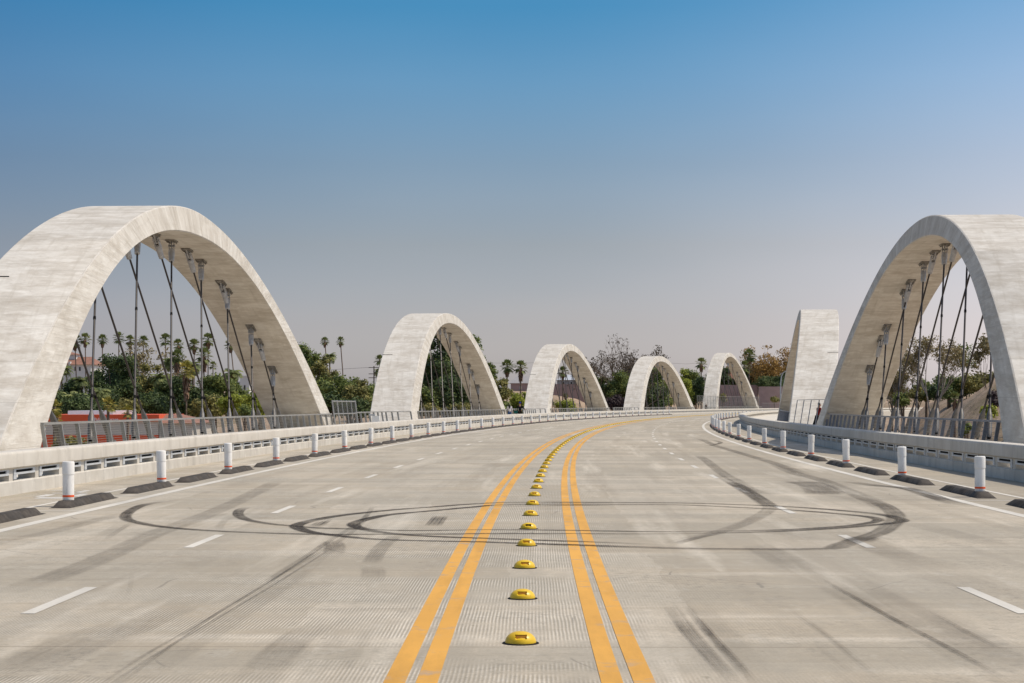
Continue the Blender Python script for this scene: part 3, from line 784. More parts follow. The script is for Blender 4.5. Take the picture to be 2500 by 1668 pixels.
skid(ZA([(1115, 243), (1000, 255), (900, 275), (830, 310), (800, 340), (815, 365), (870, 381), (1000, 405), (1200, 425), (1450, 440), (1700, 450), (1930, 456)]) + ZC([(700, 492), (1100, 490), (1900, 487), (2350, 483)]) + ZD([(60, 485), (500, 481)]), .19, .95, 2, .6)
skid(ZA([(1410, 332), (1480, 328), (1540, 325)]), .10, .5, .5)
skid(ZA([(1580, 285), (1535, 300), (1517, 325), (1540, 350), (1600, 371), (1750, 395), (1870, 405)]) + ZC([(480, 430), (850, 440), (1400, 455), (2350, 447)]) + ZD([(60, 467), (500, 464)]), .18, .9, 1.2, .6)
skid(ZD([(60, 230)]) + ZC([(2350, 185), (1500, 235), (1100, 267), (700, 312), (500, 347), (360, 378), (285, 412), (330, 442), (450, 475), (700, 505), (1000, 535), (1500, 553), (2000, 563), (2350, 573)]) + ZD([(60, 599)]), .19, 1.05, 1.5, .9)
skid(ZD([(60, 246)]) + ZC([(2350, 208), (2000, 228), (1600, 264), (1200, 300), (1000, 337), (880, 370), (832, 400), (900, 432), (1100, 471), (1400, 500), (1800, 520), (2350, 538)]) + ZD([(60, 572)]), .19, 1.05, 1.5, .8)
skid(ZC([(2000, 198)]) + ZD([(0, 229), (700, 245), (1100, 262), (1500, 290), (1850, 325), (1985, 355), (2030, 375), (1980, 392), (1800, 410), (1500, 437), (900, 468), (0, 485)]), .19, .95, 2, 1.0)
skid(ZC([(2000, 228)]) + ZD([(0, 245), (700, 268), (1200, 295), (1600, 328), (1780, 350), (1830, 372), (1750, 395), (1500, 425), (900, 456), (0, 467)]), .18, .95, 2, .8)
skid(ZC([(2000, 565)]) + ZD([(0, 598), (500, 607), (1150, 611), (1430, 606), (1550, 568), (1700, 520), (1850, 468), (1945, 400), (1975, 340), (1900, 265), (1760, 205)]), .32, .55, 2, .5)
skid(ZD([(110, 572), (250, 530), (500, 475), (700, 410), (850, 340), (925, 290), (935, 250), (850, 195), (720, 112), (600, 50), (500, -10)]), .30, .30, 2)
skid(ZD([(150, 575), (300, 528), (560, 468)]), .16, .6, 1.5)
skid(ZD([(620, 60), (720, 112), (850, 195), (950, 265)]), .36, .55, 1.5)
skid(ZD([(1620, 560), (1700, 522), (1760, 505)]), .5, .6, .8)
skid(ZB([(760, 10), (900, 70), (1060, 112), (1250, 190), (1400, 255), (1500, 320)]), .45, .35, 3)
skid(ZB([(900, 118), (1000, 140), (1060, 172), (1080, 205)]), .85, .5, .8)
skid(ZB([(1200, 118), (1400, 145), (1600, 165), (1750, 210), (1900, 258), (2020, 276)]), .42, .75, 2.5)
skid(ZE([(0, 470), (150, 520), (300, 590), (600, 680), (900, 770), (1200, 860), (1500, 960), (1900, 1110)]), .40, .42, 8)
skid(ZE([(230, 505), (340, 520), (400, 545), (300, 580), (130, 602)]), .25, .6, 2)
skid(ZE([(0, 740), (150, 830), (300, 950), (480, 1080), (650, 1170), (900, 1310)]), .36, .36, 5)
skid(ZE([(540, 1180), (900, 1320), (1200, 1440)]), .40, .3, 3)
# streaks along the lanes
for l, w, a in (([(2080, 525), (1700, 775), (1300, 1015), (900, 1245), (600, 1450)], .04, .6), ([(2130, 540), (1740, 785), (1340, 1022), (950, 1255), (660, 1450)], .035, .55), ([(2060, 560), (1600, 830), (1330, 1000), (1000, 1240), (720, 1450)], .04, .45), ([(2140, 500), (1850, 740), (1450, 1010), (1050, 1270), (750, 1450)], .3, .2),
                ([(1780, 115), (1400, 300), (1000, 450), (700, 590), (400, 710), (0, 840)], .42, .42), ([(-60, 510), (300, 450), (600, 372), (830, 318)], .34, .45), ([(850, 1035), (550, 1130), (250, 1270), (-60, 1410)], .62, .48),
                ([(2150, 980), (1900, 1120), (1750, 1250), (1560, 1450)], .34, .42), ([(-40, 700), (200, 660), (480, 628)], .10, .4), ([(1150, 560), (1050, 600), (700, 590)], .2, .3), ([(2130, 500), (2090, 530), (2110, 560), (2140, 585)], .30, .5),
                ([(1480, 330), (1400, 410), (1440, 450)], .14, .3), ([(1270, 860), (1000, 990), (700, 1120), (380, 1280)], .42, .26), ([(840, 700), (830, 800), (800, 880)], .06, .35), ([(830, 370), (700, 450), (620, 500)], .3, .28), ([(860, 370), (720, 460), (650, 510)], .1, .3)):
    skid(ZA(l), w, a * .6, 2.0)
for l, w, a in (([(620, 550), (660, 600), (640, 690)], .3, .55), ([(980, 290), (860, 400), (600, 560), (330, 740), (0, 950)], .10, .4), ([(1020, 230), (880, 420), (640, 590)], .10, .35), ([(1250, 500), (1100, 620), (1000, 780)], .24, .42), ([(1620, 315), (1530, 415)], .08, .7), ([(1650, 315), (1565, 415)], .08, .7), ([(1690, 315), (1610, 415)], .09, .75), ([(1725, 315), (1650, 415)], .09, .7)
                , ([(1000, 790), (1030, 860), (1010, 940)], .3, .3), ([(540, 360), (420, 420)], .09, .7), ([(590, 350), (470, 425)], .09, .7), ([(630, 340), (520, 415)], .09, .7)):
    skid(ZC(l), w, a * .75, .7)
for l, w, a in (([(60, 910), (180, 1080), (330, 1250), (500, 1430)], .05, .6), ([(90, 910), (215, 1080), (370, 1250), (540, 1430)], .04, .55), ([(120, 900), (250, 1080), (400, 1250), (570, 1430)], .04, .5), ([(180, 900), (320, 1070), (480, 1250), (640, 1430)], .06, .55), ([(210, 910), (360, 1090), (520, 1260), (680, 1440)], .04, .55),
                ([(150, 860), (300, 1060), (450, 1240), (600, 1430)], .55, .22),
                ([(1050, 740), (1500, 990), (1900, 1200), (2260, 1400)], .05, .75), ([(1120, 740), (1600, 980), (2000, 1180), (2350, 1370)], .75, .30), ([(1700, 930), (2000, 1090), (2290, 1230)], .05, .65), ([(1000, 1150), (1250, 1350)], .05, .5), ([(840, 930), (1100, 1110), (1440, 1400)], .05, .35),
                ([(600, 510), (800, 610), (1050, 740)], .5, .32), ([(1250, 470), (1450, 560), (1850, 680)], .55, .3), ([(1700, 700), (1950, 760), (2200, 850)], .6, .3), ([(800, 720), (1050, 725), (1280, 715)], .35, .35), ([(1600, 380), (2000, 480), (2350, 560)], .5, .25),
                ([(100, 320), (420, 372), (520, 365)], .3, .22), ([(1000, 345), (1130, 345)], .16, .4), ([(1080, 378), (1230, 376)], .2, .35), ([(900, 170), (1300, 240), (1420, 290)], .5, .22)):
    skid(ZB(l), w, a * (.62 if w > .2 else 1), 2.0)
# worn cycle symbol in the sunlit cycle lane
wm = MB(); rng = random.Random(5); g = ground_at(125, 1216)
for dx, dy, w_, l_ in ((0, 0, .55, .5), (-.35, .9, .18, .9), (.3, 1.0, .16, .9), (-.1, 1.9, .7, .16), (.0, 2.6, .12, .9), (-.5, 3.0, .5, .14)):
    wm.box(g.x + dx - w_ / 2, g.x + dx + w_ / 2, g.y + dy - l_ / 2, g.y + dy + l_ / 2, .0005, .003 + .0006 * dy)
structure(wm.build('lane_symbol', mat_paint('worn_symbol_paint', (.66, .64, .59), .5)))

# ------------------------------------------------------------------ foliage
def leaf_mesh(name, clumps, per_m2, leaf, mat, seed, core=.62):
    rg = np.random.default_rng(seed); V, T = [], []
    corev, coref = [], []
    for (cx, cy, cz, rx, ry, rz) in clumps:
        area = 4 * math.pi * ((rx * ry + ry * rz + rx * rz) / 3)
        n = max(8, int(area * per_m2))
        dv = rg.normal(size=(n, 3)); dv /= np.linalg.norm(dv, axis=1)[:, None]
        rad = rg.uniform(.62, 1.06, n)[:, None] * (1 + .10 * np.sin(dv[:, :1] * 7 + cx) * np.cos(dv[:, 2:] * 6 + cz))
        p = np.array([cx, cy, cz]) + dv * rad * np.array([rx, ry, rz])
        nm = dv * .8 + rg.normal(size=(n, 3)) * .55 + np.array([0, 0, .25]); nm /= np.linalg.norm(nm, axis=1)[:, None]
        a = np.cross(nm, rg.normal(size=(n, 3))); a /= np.linalg.norm(a, axis=1)[:, None] + 1e-9; c = np.cross(nm, a)
        s = leaf * rg.uniform(.55, 1.35, n)[:, None]
        q = np.stack([p - a * s * .5, p + c * s * .32, p + a * s * .5, p - c * s * .32], 1)
        V.append(q.reshape(-1, 3)); T.append(np.repeat(np.clip(rg.normal(.42, .26, n), 0, .999), 4))
        if core:
            k0 = len(corev)
            for i in range(5):
                ph = math.pi * (i + .5) / 5 - math.pi / 2
                for j in range(8):
                    th = 2 * math.pi * j / 8 + i * .4; w = core * rg.uniform(.8, 1.1)
                    corev.append((cx + rx * w * math.cos(ph) * math.cos(th), cy + ry * w * math.cos(ph) * math.sin(th), cz + rz * w * math.sin(ph)))
            for i in range(4):
                for j in range(8): coref.append((k0 + i * 8 + j, k0 + i * 8 + (j + 1) % 8, k0 + (i + 1) * 8 + (j + 1) % 8, k0 + (i + 1) * 8 + j))
            coref.append(tuple(k0 + j for j in range(8))[::-1]); coref.append(tuple(k0 + 32 + j for j in range(8)))
    V = np.concatenate(V); T = np.concatenate(T); nl = len(V) // 4
    verts = np.concatenate([V, np.array(corev)]) if corev else V
    faces = [tuple(range(4 * i, 4 * i + 4)) for i in range(nl)] + [tuple(x + len(V) for x in f) for f in coref]
    me = bpy.data.meshes.new(name); me.from_pydata(verts.tolist(), [], faces)
    uv = me.uv_layers.new(name='UVMap'); n_c = len(me.loops)
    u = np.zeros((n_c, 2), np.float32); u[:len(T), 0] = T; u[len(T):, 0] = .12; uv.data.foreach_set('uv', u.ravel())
    me.materials.append(mat); me.update(); return me

def clump_set(w, h, n, cr, rg, flat=.8, dep=None):
    """clumps filling an uneven dome w wide, h high, standing on z = 0"""
    out = []; dep = dep or w
    for i in range(n):
        while True:
            x, y, z = rg.uniform(-1, 1), rg.uniform(-1, 1), rg.uniform(0, 1)
            q = x * x + y * y + ((z - .42) / .58) ** 2
            if .25 < q < 1: break
        r = cr * rg.uniform(.65, 1.25)
        out.append((x * (w / 2 - r * .7), y * (dep / 2 - r * .7), max(r * .5, z * (h - r * .7)), r, r, r * flat))
    out.append((0, 0, h * .4, w * .27, dep * .27, h * .33))
    return out

def tree(px, ytop, ybot, wpx, Y, mat, seed, label, n=16, cr=.2, leaf=.5, dens=6, bark='bark', group=None, name='tree', core=.62, cat='tree'):
    rg = random.Random(seed); k = Y / F
    top, bot = at(px, ytop, Y), at(px, ybot, Y)
    wpx *= 1.14; w, h = wpx * k, (ybot - ytop) * k * 1.04
    gz = terrain_z(bot.x, bot.y)
    root = empty(name, (bot.x, bot.y, gz), rg.uniform(0, 6), label, cat, group)
    bz = bot.z - gz
    cl = [(a, b_, c + bz, d_, e, f) for a, b_, c, d_, e, f in clump_set(w, h, n, w * cr, rg)]
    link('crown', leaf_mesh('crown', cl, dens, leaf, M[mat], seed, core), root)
    t = MB(); r0 = max(.12, w * .035); hh = max(.4, bz + h * .45)
    t.tube([(0, 0, -.5), (rg.uniform(-.2, .2), rg.uniform(-.2, .2), hh * .5), (rg.uniform(-.4, .4), 0, hh)], [r0 * 1.3, r0, r0 * .6], 7)
    for i in range(4):
        c = cl[rg.randrange(len(cl))]; t.tube([(0, 0, hh * .55), (c[0] * .5, c[1] * .5, (hh * .55 + c[2]) / 2 + .2), (c[0], c[1], c[2])], [r0 * .6, r0 * .4, r0 * .15], 5)
    t.build('trunk', M[bark], root, 50)
    return root

def branch_tree(px, ytop, ybase, wpx, Y, mat, seed, label, bark='bark', leaf=.4, dens=1.6, levels=4, clr=.8, group=None, spread=.55, first=.35, trunks=1, skip=0.0, name='tree'):
    """open tree: forking limbs, loose leaf clumps on the twigs"""
    rg = random.Random(seed); k = Y / F
    base = at(px, ybase, Y); h = (ybase - ytop) * k; w = wpx * k
    gz = min(terrain_z(base.x, base.y), base.z)
    root = empty(name, (base.x, base.y, gz), 0, label, 'tree', group)
    t = MB(); tips = []
    def grow(p, d, L, r, lev):
        n = 3; pts = [p]; q = p.copy(); dd = d.copy()
        for i in range(n):
            dd = (dd + Vector((rg.uniform(-.2, .2), rg.uniform(-.2, .2), rg.uniform(-.05, .14)))).normalized(); q = q + dd * L / n; pts.append(q.copy())
        t.tube(pts, [r * (1 - .4 * i / n) for i in range(n + 1)], 5 if lev > 1 else 7, False)
        if lev >= levels: tips.append(q); return
        if lev >= levels - 1: tips.append(q)
        for i in range(rg.choice((2, 3, 3)) if lev else 4):
            ax = Vector((rg.uniform(-1, 1), rg.uniform(-1, 1), rg.uniform(-.2, .5))).normalized()
            nd = (dd + ax * spread * rg.uniform(.7, 1.3)).normalized()
            grow(pts[-1] if i < 2 else pts[rg.randrange(1, n + 1)], nd, L * rg.uniform(.6, .85), r * .58, lev + 1)
    for i in range(trunks):
        d0 = Vector((rg.uniform(-.15, .15) + (0 if trunks == 1 else (-.28 + .56 * i / (trunks - 1))), rg.uniform(-.1, .1), 1)).normalized()
        grow(Vector((0, 0, -.3)), d0, h * first, max(.07, h * .017), 0)
    zs = max(p.z for p in tips); xx = sorted(abs(p.x) for p in tips)[int(len(tips) * .88)]
    sx_, sz = (w / 2) / max(xx, .1), (h + (base.z - gz)) / max(zs, .1)
    t.v = [(x * sx_, y * sx_, z * sz) for x, y, z in t.v]
    t.build('trunk', M[bark], root, 50)
    cl = []
    for p in tips:
        if rg.random() < skip: continue
        r = clr * rg.uniform(.5, 1.2); cl.append((p.x * sx_, p.y * sx_, p.z * sz, r, r, r * .65))
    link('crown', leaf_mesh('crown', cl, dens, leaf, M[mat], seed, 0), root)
    return root

# palms: crown meshes shared by the copies
def fan_crown(seed, n=46):
    rg = random.Random(seed); m = MB()
    for i in range(n):
        az = rg.uniform(0, 2 * math.pi); el = RAD(rg.uniform(-55, 85)) if i > 8 else RAD(rg.uniform(50, 88))
        d = Vector((math.cos(el) * math.cos(az), math.cos(el) * math.sin(az), math.sin(el))); L = rg.uniform(.55, .8)
        e = d * L; s = d.cross(Vector((0, 0, 1))).normalized(); upv = s.cross(d)
        m.tube([(0, 0, 0), d * L * .5 + Vector((0, 0, .05)), e], .018, 3, False)
        tone = rg.uniform(.15, .95) if el > 0 else rg.uniform(0, .5)
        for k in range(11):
            a = RAD(-85 + 17 * k); rd = (d * math.cos(a) + s * math.sin(a)).normalized(); ln = rg.uniform(.55, .75) * (1 - .25 * abs(k - 5) / 5)
            a2 = a + RAD(8); a3 = a - RAD(8)
            r2 = (d * math.cos(a2) + s * math.sin(a2)); r3 = (d * math.cos(a3) + s * math.sin(a3))
            tip = e + rd * ln - Vector((0, 0, ln * .32)) + upv * .03
            m.add([e, e + r2 * ln * .55 - Vector((0, 0, .05)), tip, e + r3 * ln * .55 - Vector((0, 0, .05))], [(0, 1, 2, 3)], [(tone, 0.5)] * 4)
    return m
def feather_crown(seed, n=44):
    rg = random.Random(seed); m = MB()
    for i in range(n):
        az = rg.uniform(0, 2 * math.pi); el = RAD(rg.uniform(-25, 80)); L = rg.uniform(1.15, 1.5)
        h = Vector((math.cos(az), math.sin(az), 0)); s = Vector((-math.sin(az), math.cos(az), 0)); tone = rg.uniform(.1, .95)
        pts = []; p = Vector((0, 0, 0)); e = el
        for j in range(9):
            pts.append(p.copy()); p = p + (h * math.cos(e) + Vector((0, 0, math.sin(e)))) * L / 8; e -= RAD(13)
        for j in range(8):
            for q in range(3):
                a = pts[j].lerp(pts[j + 1], q / 3); fw = (pts[j + 1] - pts[j]).normalized(); ln = .36 * math.sin(math.pi * (.12 + .85 * (j + q / 3) / 8.6)) + .05
                for sg in (-1, 1):
                    tip = a + s * sg * ln * .8 + fw * ln * .5 - Vector((0, 0, ln * .35))
                    m.add([a, a + fw * .045, tip, tip - fw * .03], [(0, 1, 2, 3)], [(tone, .5)] * 4)
        m.tube(pts, [.02] * 6 + [.012] * 3, 3, False)
    return m
def skirt_mesh(seed, L, r):
    rg = random.Random(seed); m = MB()
    for i in range(110):
        az = rg.uniform(0, 2 * math.pi); z0 = -rg.uniform(0, L * .8); h = Vector((math.cos(az), math.sin(az), 0)); s = Vector((-h.y, h.x, 0))
        f = 1 - .55 * (-z0 / L); r0 = r * .35 * f; r1 = r * rg.uniform(.75, 1.1) * f; ln = rg.uniform(.5, .9) * min(1, L)
        a = h * r0 + Vector((0, 0, z0)); c = h * r1 + Vector((0, 0, z0 - ln))
        m.add([a + s * .05, a - s * .05, c - s * .09, c + s * .09], [(0, 1, 2, 3)])
    return m.mesh('dead_frond_skirt', M['skirt'])
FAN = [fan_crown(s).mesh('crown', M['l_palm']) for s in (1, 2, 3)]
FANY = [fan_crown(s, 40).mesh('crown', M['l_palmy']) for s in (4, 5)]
FEA = [feather_crown(s).mesh('crown', M['l_palm']) for s in (1, 2)]
SKIRT = {k: skirt_mesh(k, L, r) for k, (L, r) in enumerate(((.9, .42), (1.9, .5), (3.4, .55)))}
def palm(px, py, rpx, Y, label, kind='fan', skirt=None, lean=0.0, seed=0, tr=.035, ybase=None, group=None, yellow=False):
    """px, py: middle of the crown; rpx: its radius in photo pixels"""
    c = at(px, py, Y); sc = rpx * Y / F / (1.02 if kind == 'fan' else 1.12)
    gz = terrain_z(c.x, c.y)
    if ybase is not None: gz = at(px, ybase, Y).z
    root = empty('palm_tree', (c.x + lean, c.y, gz), 0, label, 'palm tree', group); hh = c.z - gz
    rr = max(.13, tr * rpx * Y / F * 2.2)
    MB().tube([(0, 0, -.4), (-lean * .35, 0, hh * .5), (-lean, 0, hh + .05)], [rr * 1.25, rr * .95, rr * .85], 8).build('trunk', M['palmbark'], root, 60)
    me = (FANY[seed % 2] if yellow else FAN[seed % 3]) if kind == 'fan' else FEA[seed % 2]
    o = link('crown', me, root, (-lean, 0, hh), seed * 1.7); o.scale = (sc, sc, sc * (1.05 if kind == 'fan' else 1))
    if skirt is not None:
        q = link('dead_frond_skirt', SKIRT[skirt], root, (-lean, 0, hh - .1 * sc), seed); q.scale = (sc, sc, sc)
    return root

# --- buildings on the slope behind
def wall_box(mb, x0, x1, y0, y1, z0, z1): return mb.box(x0, x1, y0, y1, z0, z1)
def px_box(x0, y0, x1, y1, Y, dep):
    a, c = at(x0, y0, Y), at(x1, y1, Y); return a.x, c.x, Y, Y + dep, c.z, a.z
def building(name, label, cat, Y, origin):
    p = at(*origin, Y); return empty(name, p, 0, label, cat)
def bput(root, mb, name, mat, parent=None, smooth=None):
    o = mb.build(name, mat, parent or root, smooth)
    if parent is None: o.matrix_parent_inverse = Matrix.Translation(-root.location)
    return o
# red storage shed
Y = 215
sh = building('storage_building', 'low cream storage building with bright red sign fascia and red base band', 'building', Y, (270, 1060))
x0, x1, a, c, z0, z1 = px_box(92, 1012.5, 387, 1120, Y, 16)
bput(sh, MB().box(x0, x1, a, c, -9, z1 - .78), 'wall', M['cream'])
fa = bput(sh, MB().box(x0 - .1, x1 + .1, a - .25, c, z1 - .78, z1), 'fascia', M['red'])
bput(sh, MB().box(x0, x1, a - .04, a + .05, -3.2, at(0, 1062, Y).z), 'base_band', M['red'])
r0 = at(150, 1003, Y); r1 = at(262, 1003, Y)
bput(sh, MB().add([(r0.x, a + 3, z1), (r1.x, a + 3, z1), (r1.x, a + 3.2, r0.z), (r0.x, a + 3.2, r0.z), (r0.x, c, z1), (r1.x, c, z1), (r1.x, c - 2, r0.z), (r0.x, c - 2, r0.z)], [(0, 1, 2, 3), (3, 2, 6, 7), (5, 4, 7, 6), (1, 5, 6, 2), (4, 0, 3, 7)]), 'roof', M['greyroof'])
cu = bpy.data.curves.new('lettering', 'FONT'); cu.body = 'Public Storage'; cu.size = 1; cu.extrude = .03; cu.align_x = 'LEFT'
tmp = bpy.data.objects.new('tmp', cu); COL.objects.link(tmp); dg = bpy.context.evaluated_depsgraph_get()
me = bpy.data.meshes.new_from_object(tmp.evaluated_get(dg)); bpy.data.objects.remove(tmp); me.materials.clear(); me.materials.append(M['lettering'])
xv = [v.co.x for v in me.vertices]; wid = max(xv) - min(xv)
tx0, tx1 = at(231, 1027, Y), at(289, 1027, Y); sc = (tx1.x - tx0.x) / wid
lt = link('lettering', me, fa); lt.matrix_parent_inverse = Matrix.Identity(4)
lt.location = (tx0.x, a - .30, tx0.z - .02); lt.rotation_euler = (RAD(90), 0, 0); lt.scale = (sc, sc, sc)
fa_pb = MB().box(tx0.x - .15, at(248, 0, Y).x, a - .27, a - .2, at(0, 1031, Y).z, at(0, 1026.5, Y).z); bput(sh, fa_pb, 'purple_panel', M['purple'])
# gabled neighbour with tiled roof
nb = building('tiled_building', 'low cream building with red tiled hip roof beside the red storage fascia', 'building', Y, (420, 1030))
x0, x1, a, c, z0, z1 = px_box(389, 1026, 470, 1120, Y, 14)
bput(nb, MB().box(x0, x1, a, c, -9, z1 - .35), 'wall', M['cream'])
zt = at(0, 1012.5, Y).z; e = .5
bput(nb, MB().add([(x0, a - e, z1 - .35), (x1 + e, a - e, z1 - .35), (x1 + e, c, z1 - .35), (x0, c, z1 - .35), (x0, a + 4, zt), (x1 - 3, a + 4, zt), (x1 - 3, c - 4, zt), (x0, c - 4, zt)], [(0, 1, 5, 4), (1, 2, 6, 5), (2, 3, 7, 6), (3, 0, 4, 7), (4, 5, 6, 7), (3, 2, 1, 0)]), 'roof', M['terracotta'])
# big white house on the hill, tiled roofs
Y = 430
wh = building('white_house', 'big white house with terracotta tiled roof on the hill behind palms', 'house', Y, (190, 950))
x0, x1, a, c, z0, z1 = px_box(140, 890, 222, 1000, Y, 14)
bput(wh, MB().box(x0, x1, a, c, -2, z1), 'wall', M['whitewall'])
zt = at(0, 870, Y).z
bput(wh, MB().add([(x0 - .5, a - .6, z1), (x1 + .6, a - .6, z1), (x1 + .6, c, z1), (x0 - .5, c, z1), (x0, a + 5, zt), (x1 - 1, a + 5, zt)], [(0, 1, 5, 4), (1, 2, 5), (2, 3, 4, 5), (3, 0, 4), (3, 2, 1, 0)]), 'roof', M['terracotta'])
t0, t1, ta, tc_, tz0, tz1 = px_box(150, 866, 186, 884, Y + 3, 6); bput(wh, MB().box(t0, t1, ta, tc_, tz0 - 1, tz1), 'tower_wall', M['whitewall'])
tt = at(0, 858, Y).z; bput(wh, MB().add([(t0 - .4, ta - .4, tz1), (t1 + .4, ta - .4, tz1), (t1 + .4, tc_, tz1), (t0 - .4, tc_, tz1), ((t0 + t1) / 2, (ta + tc_) / 2, tt)], [(0, 1, 4), (1, 2, 4), (2, 3, 4), (3, 0, 4), (3, 2, 1, 0)]), 'tower_roof', M['terracotta'])
bput(wh, MB().box(at(168, 0, Y).x, at(173, 0, Y).x, a - .5, a + .5, -2, at(0, 883, Y).z), 'chimney', M['whitewall'])
for wx in (184, 195):
    w0, w1, _, _, q0, q1 = px_box(wx - 2.2, 896, wx + 2.2, 906, Y, 1)
    fr = bput(wh, MB().box(w0, w1, a - .06, a + .02, q0, q1), 'window', M['greywall']); p_ = MB().box(w0 + .05, w1 - .05, a - .09, a - .055, q0 + .06, q1 - .06).build('pane', M['glass'], fr)
# white tower house at the right of the arch opening
wt2 = building('white_tower_house', 'narrow white tower house with tall window between green bushes', 'house', Y, (595, 960))
x0, x1, a, c, z0, z1 = px_box(586, 920, 609, 1000, Y, 8); bput(wt2, MB().box(x0, x1, a, c, 0, z1), 'wall', M['whitewall'])
y0_, y1_, _, _, q0, q1 = px_box(574, 932, 586, 1000, Y + 1, 7); bput(wt2, MB().box(y0_, y1_, a + 1, c, 0, q1), 'side_wall', M['greyroof'])
bput(wt2, MB().box(x0 - .15, x1 + .15, a - .15, c, z1, z1 + .25), 'parapet', M['whitewall'])
w0, w1, _, _, q0, q1 = px_box(595, 940, 600, 953, Y, 1); fr = bput(wt2, MB().box(w0, w1, a - .06, a + .02, q0, q1), 'window', M['cream']); MB().box(w0 + .06, w1 - .06, a - .09, a - .05, q0 + .08, q1 - .08).build('pane', M['glass'], fr)
x0, x1, a, c, z0, z1 = px_box(609, 935, 628, 1000, Y + 6, 8)
ph = building('pink_house', 'small pinkish house beside the white tower house', 'house', Y + 6, (618, 960)); bput(ph, MB().box(x0, x1, a, c, 0, z1), 'wall', M['pinkwall'])
bput(ph, MB().add([(x0 - .2, a - .3, z1), (x1 + .3, a - .3, z1), (x1 + .3, c, z1), (x0 - .2, c, z1), (x0, a + 3, z1 + 1), (x1, a + 3, z1 + 1)], [(0, 1, 5, 4), (1, 2, 5), (2, 3, 4, 5), (3, 0, 4), (3, 2, 1, 0)]), 'roof', M['terracotta'])
# grey roofed houses and pink block wall behind the middle arches
Y = 470
def house(px0, ytop, yeave, px1, ybot, wallm, roofm, label, Y=470, wins=(), dep=9):
    h = building('house', label, 'house', Y, ((px0 + px1) / 2, ybot)); x0, x1, a, c, z0, z1 = px_box(px0, yeave, px1, ybot, Y, dep)
    bput(h, MB().box(x0, x1, a, c, min(z0, 1) - 4, z1), 'wall', M[wallm]); zt = at(0, ytop, Y).z; mx = (x0 + x1) / 2; e = .4
    bput(h, MB().add([(x0 - e, a - e, z1), (x1 + e, a - e, z1), (x1 + e, c + e, z1), (x0 - e, c + e, z1), (x0 + 1.5, (a + c) / 2, zt), (x1 - 1.5, (a + c) / 2, zt)], [(0, 1, 5, 4), (1, 2, 5), (2, 3, 4, 5), (3, 0, 4), (3, 2, 1, 0)]), 'roof', M[roofm])
    for wx, wy, ww, wh_ in wins:
        w0, w1, _, _, q0, q1 = px_box(wx, wy, wx + ww, wy + wh_, Y, 1)
        fr = bput(h, MB().box(w0, w1, a - .08, a + .02, q0, q1), 'window', M['whitewall']); MB().box(w0 + .08, w1 - .08, a - .12, a - .07, q0 + .08, q1 - .08).build('pane', M['glass'], fr)
house(1247, 918, 936, 1302, 975, 'pinkwall', 'greywall', 'grey roofed pinkish house behind the fan palm with brown skirt', wins=((1268, 944, 6, 7),))
house(1362, 915, 928, 1412, 965, 'greywall', 'greyroof', 'grey house seen through the hangers of the arch beyond the two people', wins=((1372, 932, 7, 8), (1392, 932, 7, 8)))
house(1766, 893, 925, 1808, 962, 'pinkwall', 'terracotta', 'pink house with tiled roof seen through the farthest arch', Y=560, wins=((1778, 932, 6, 7),))
house(1690, 912, 922, 1722, 955, 'cream', 'greywall', 'small pale roofed house beside the dark palm near the farthest arch', Y=540)
def blockwall(px0, px1, y0, y1, Y, label):
    x0, x1, a, c, z0, z1 = px_box(px0, y0, px1, y1, Y, .3)
    o = tag(MB().box(x0, x1, a, c, z0 - 4, z1).build('boundary_wall', M['pinkwall']), label, 'wall'); return o
blockwall(1340, 1432, 938, 964, 430, 'pinkish block wall behind the yellow green bush and the hangers')
blockwall(1432, 1580, 940, 962, 440, 'pinkish block wall behind the bare twiggy tree')
blockwall(1752, 1850, 940, 966, 530, 'dark pink block wall seen through the farthest arch')
blockwall(1852, 1935, 944, 968, 520, 'pink block wall under the golden eucalyptus trees')
# --- power poles and wires
def pole(px, y0, y1, Y, label, arms):
    c = at(px, y1, Y); t = at(px, y0, Y); r = empty('utility_pole', c, 0, label, 'utility pole'); h = t.z - c.z
    MB().tube([(0, 0, -5), (0, 0, h)], [.16, .11], 7).build('pole', M['wood'], r)
    for dz in arms: MB().box(-1.1, 1.1, -.08, .08, h - dz - .07, h - dz + .07).build('crossarm', M['wood'], r)
    return t
pt1 = pole(913, 894, 990, 380, 'dark utility pole with crossarms half hidden by the second arch', (.3, 1.6, 2.4))
MB2 = None
pt2 = pole(433, 921, 1000, 300, 'utility pole with wide crossarm in front of dark trees', (.1,))
for i, (pa, pb_) in enumerate((((905, 897, 380), (700, 904, 420)), ((1195, 886, 470), (1320, 885, 470)), ((1640, 887, 520), (1710, 886, 520)))):
    a, c = at(*pa), at(*pb_); w = MB().tube([a, (a + c) / 2 - Vector((0, 0, .25)), c], .035, 4)
    tag(w.build('power_line', M['greywall']), ('thin overhead wire left of the second arch', 'thin overhead wire above the fan palm with brown skirt', 'thin overhead wire beside the farthest arch')[i], 'wire')

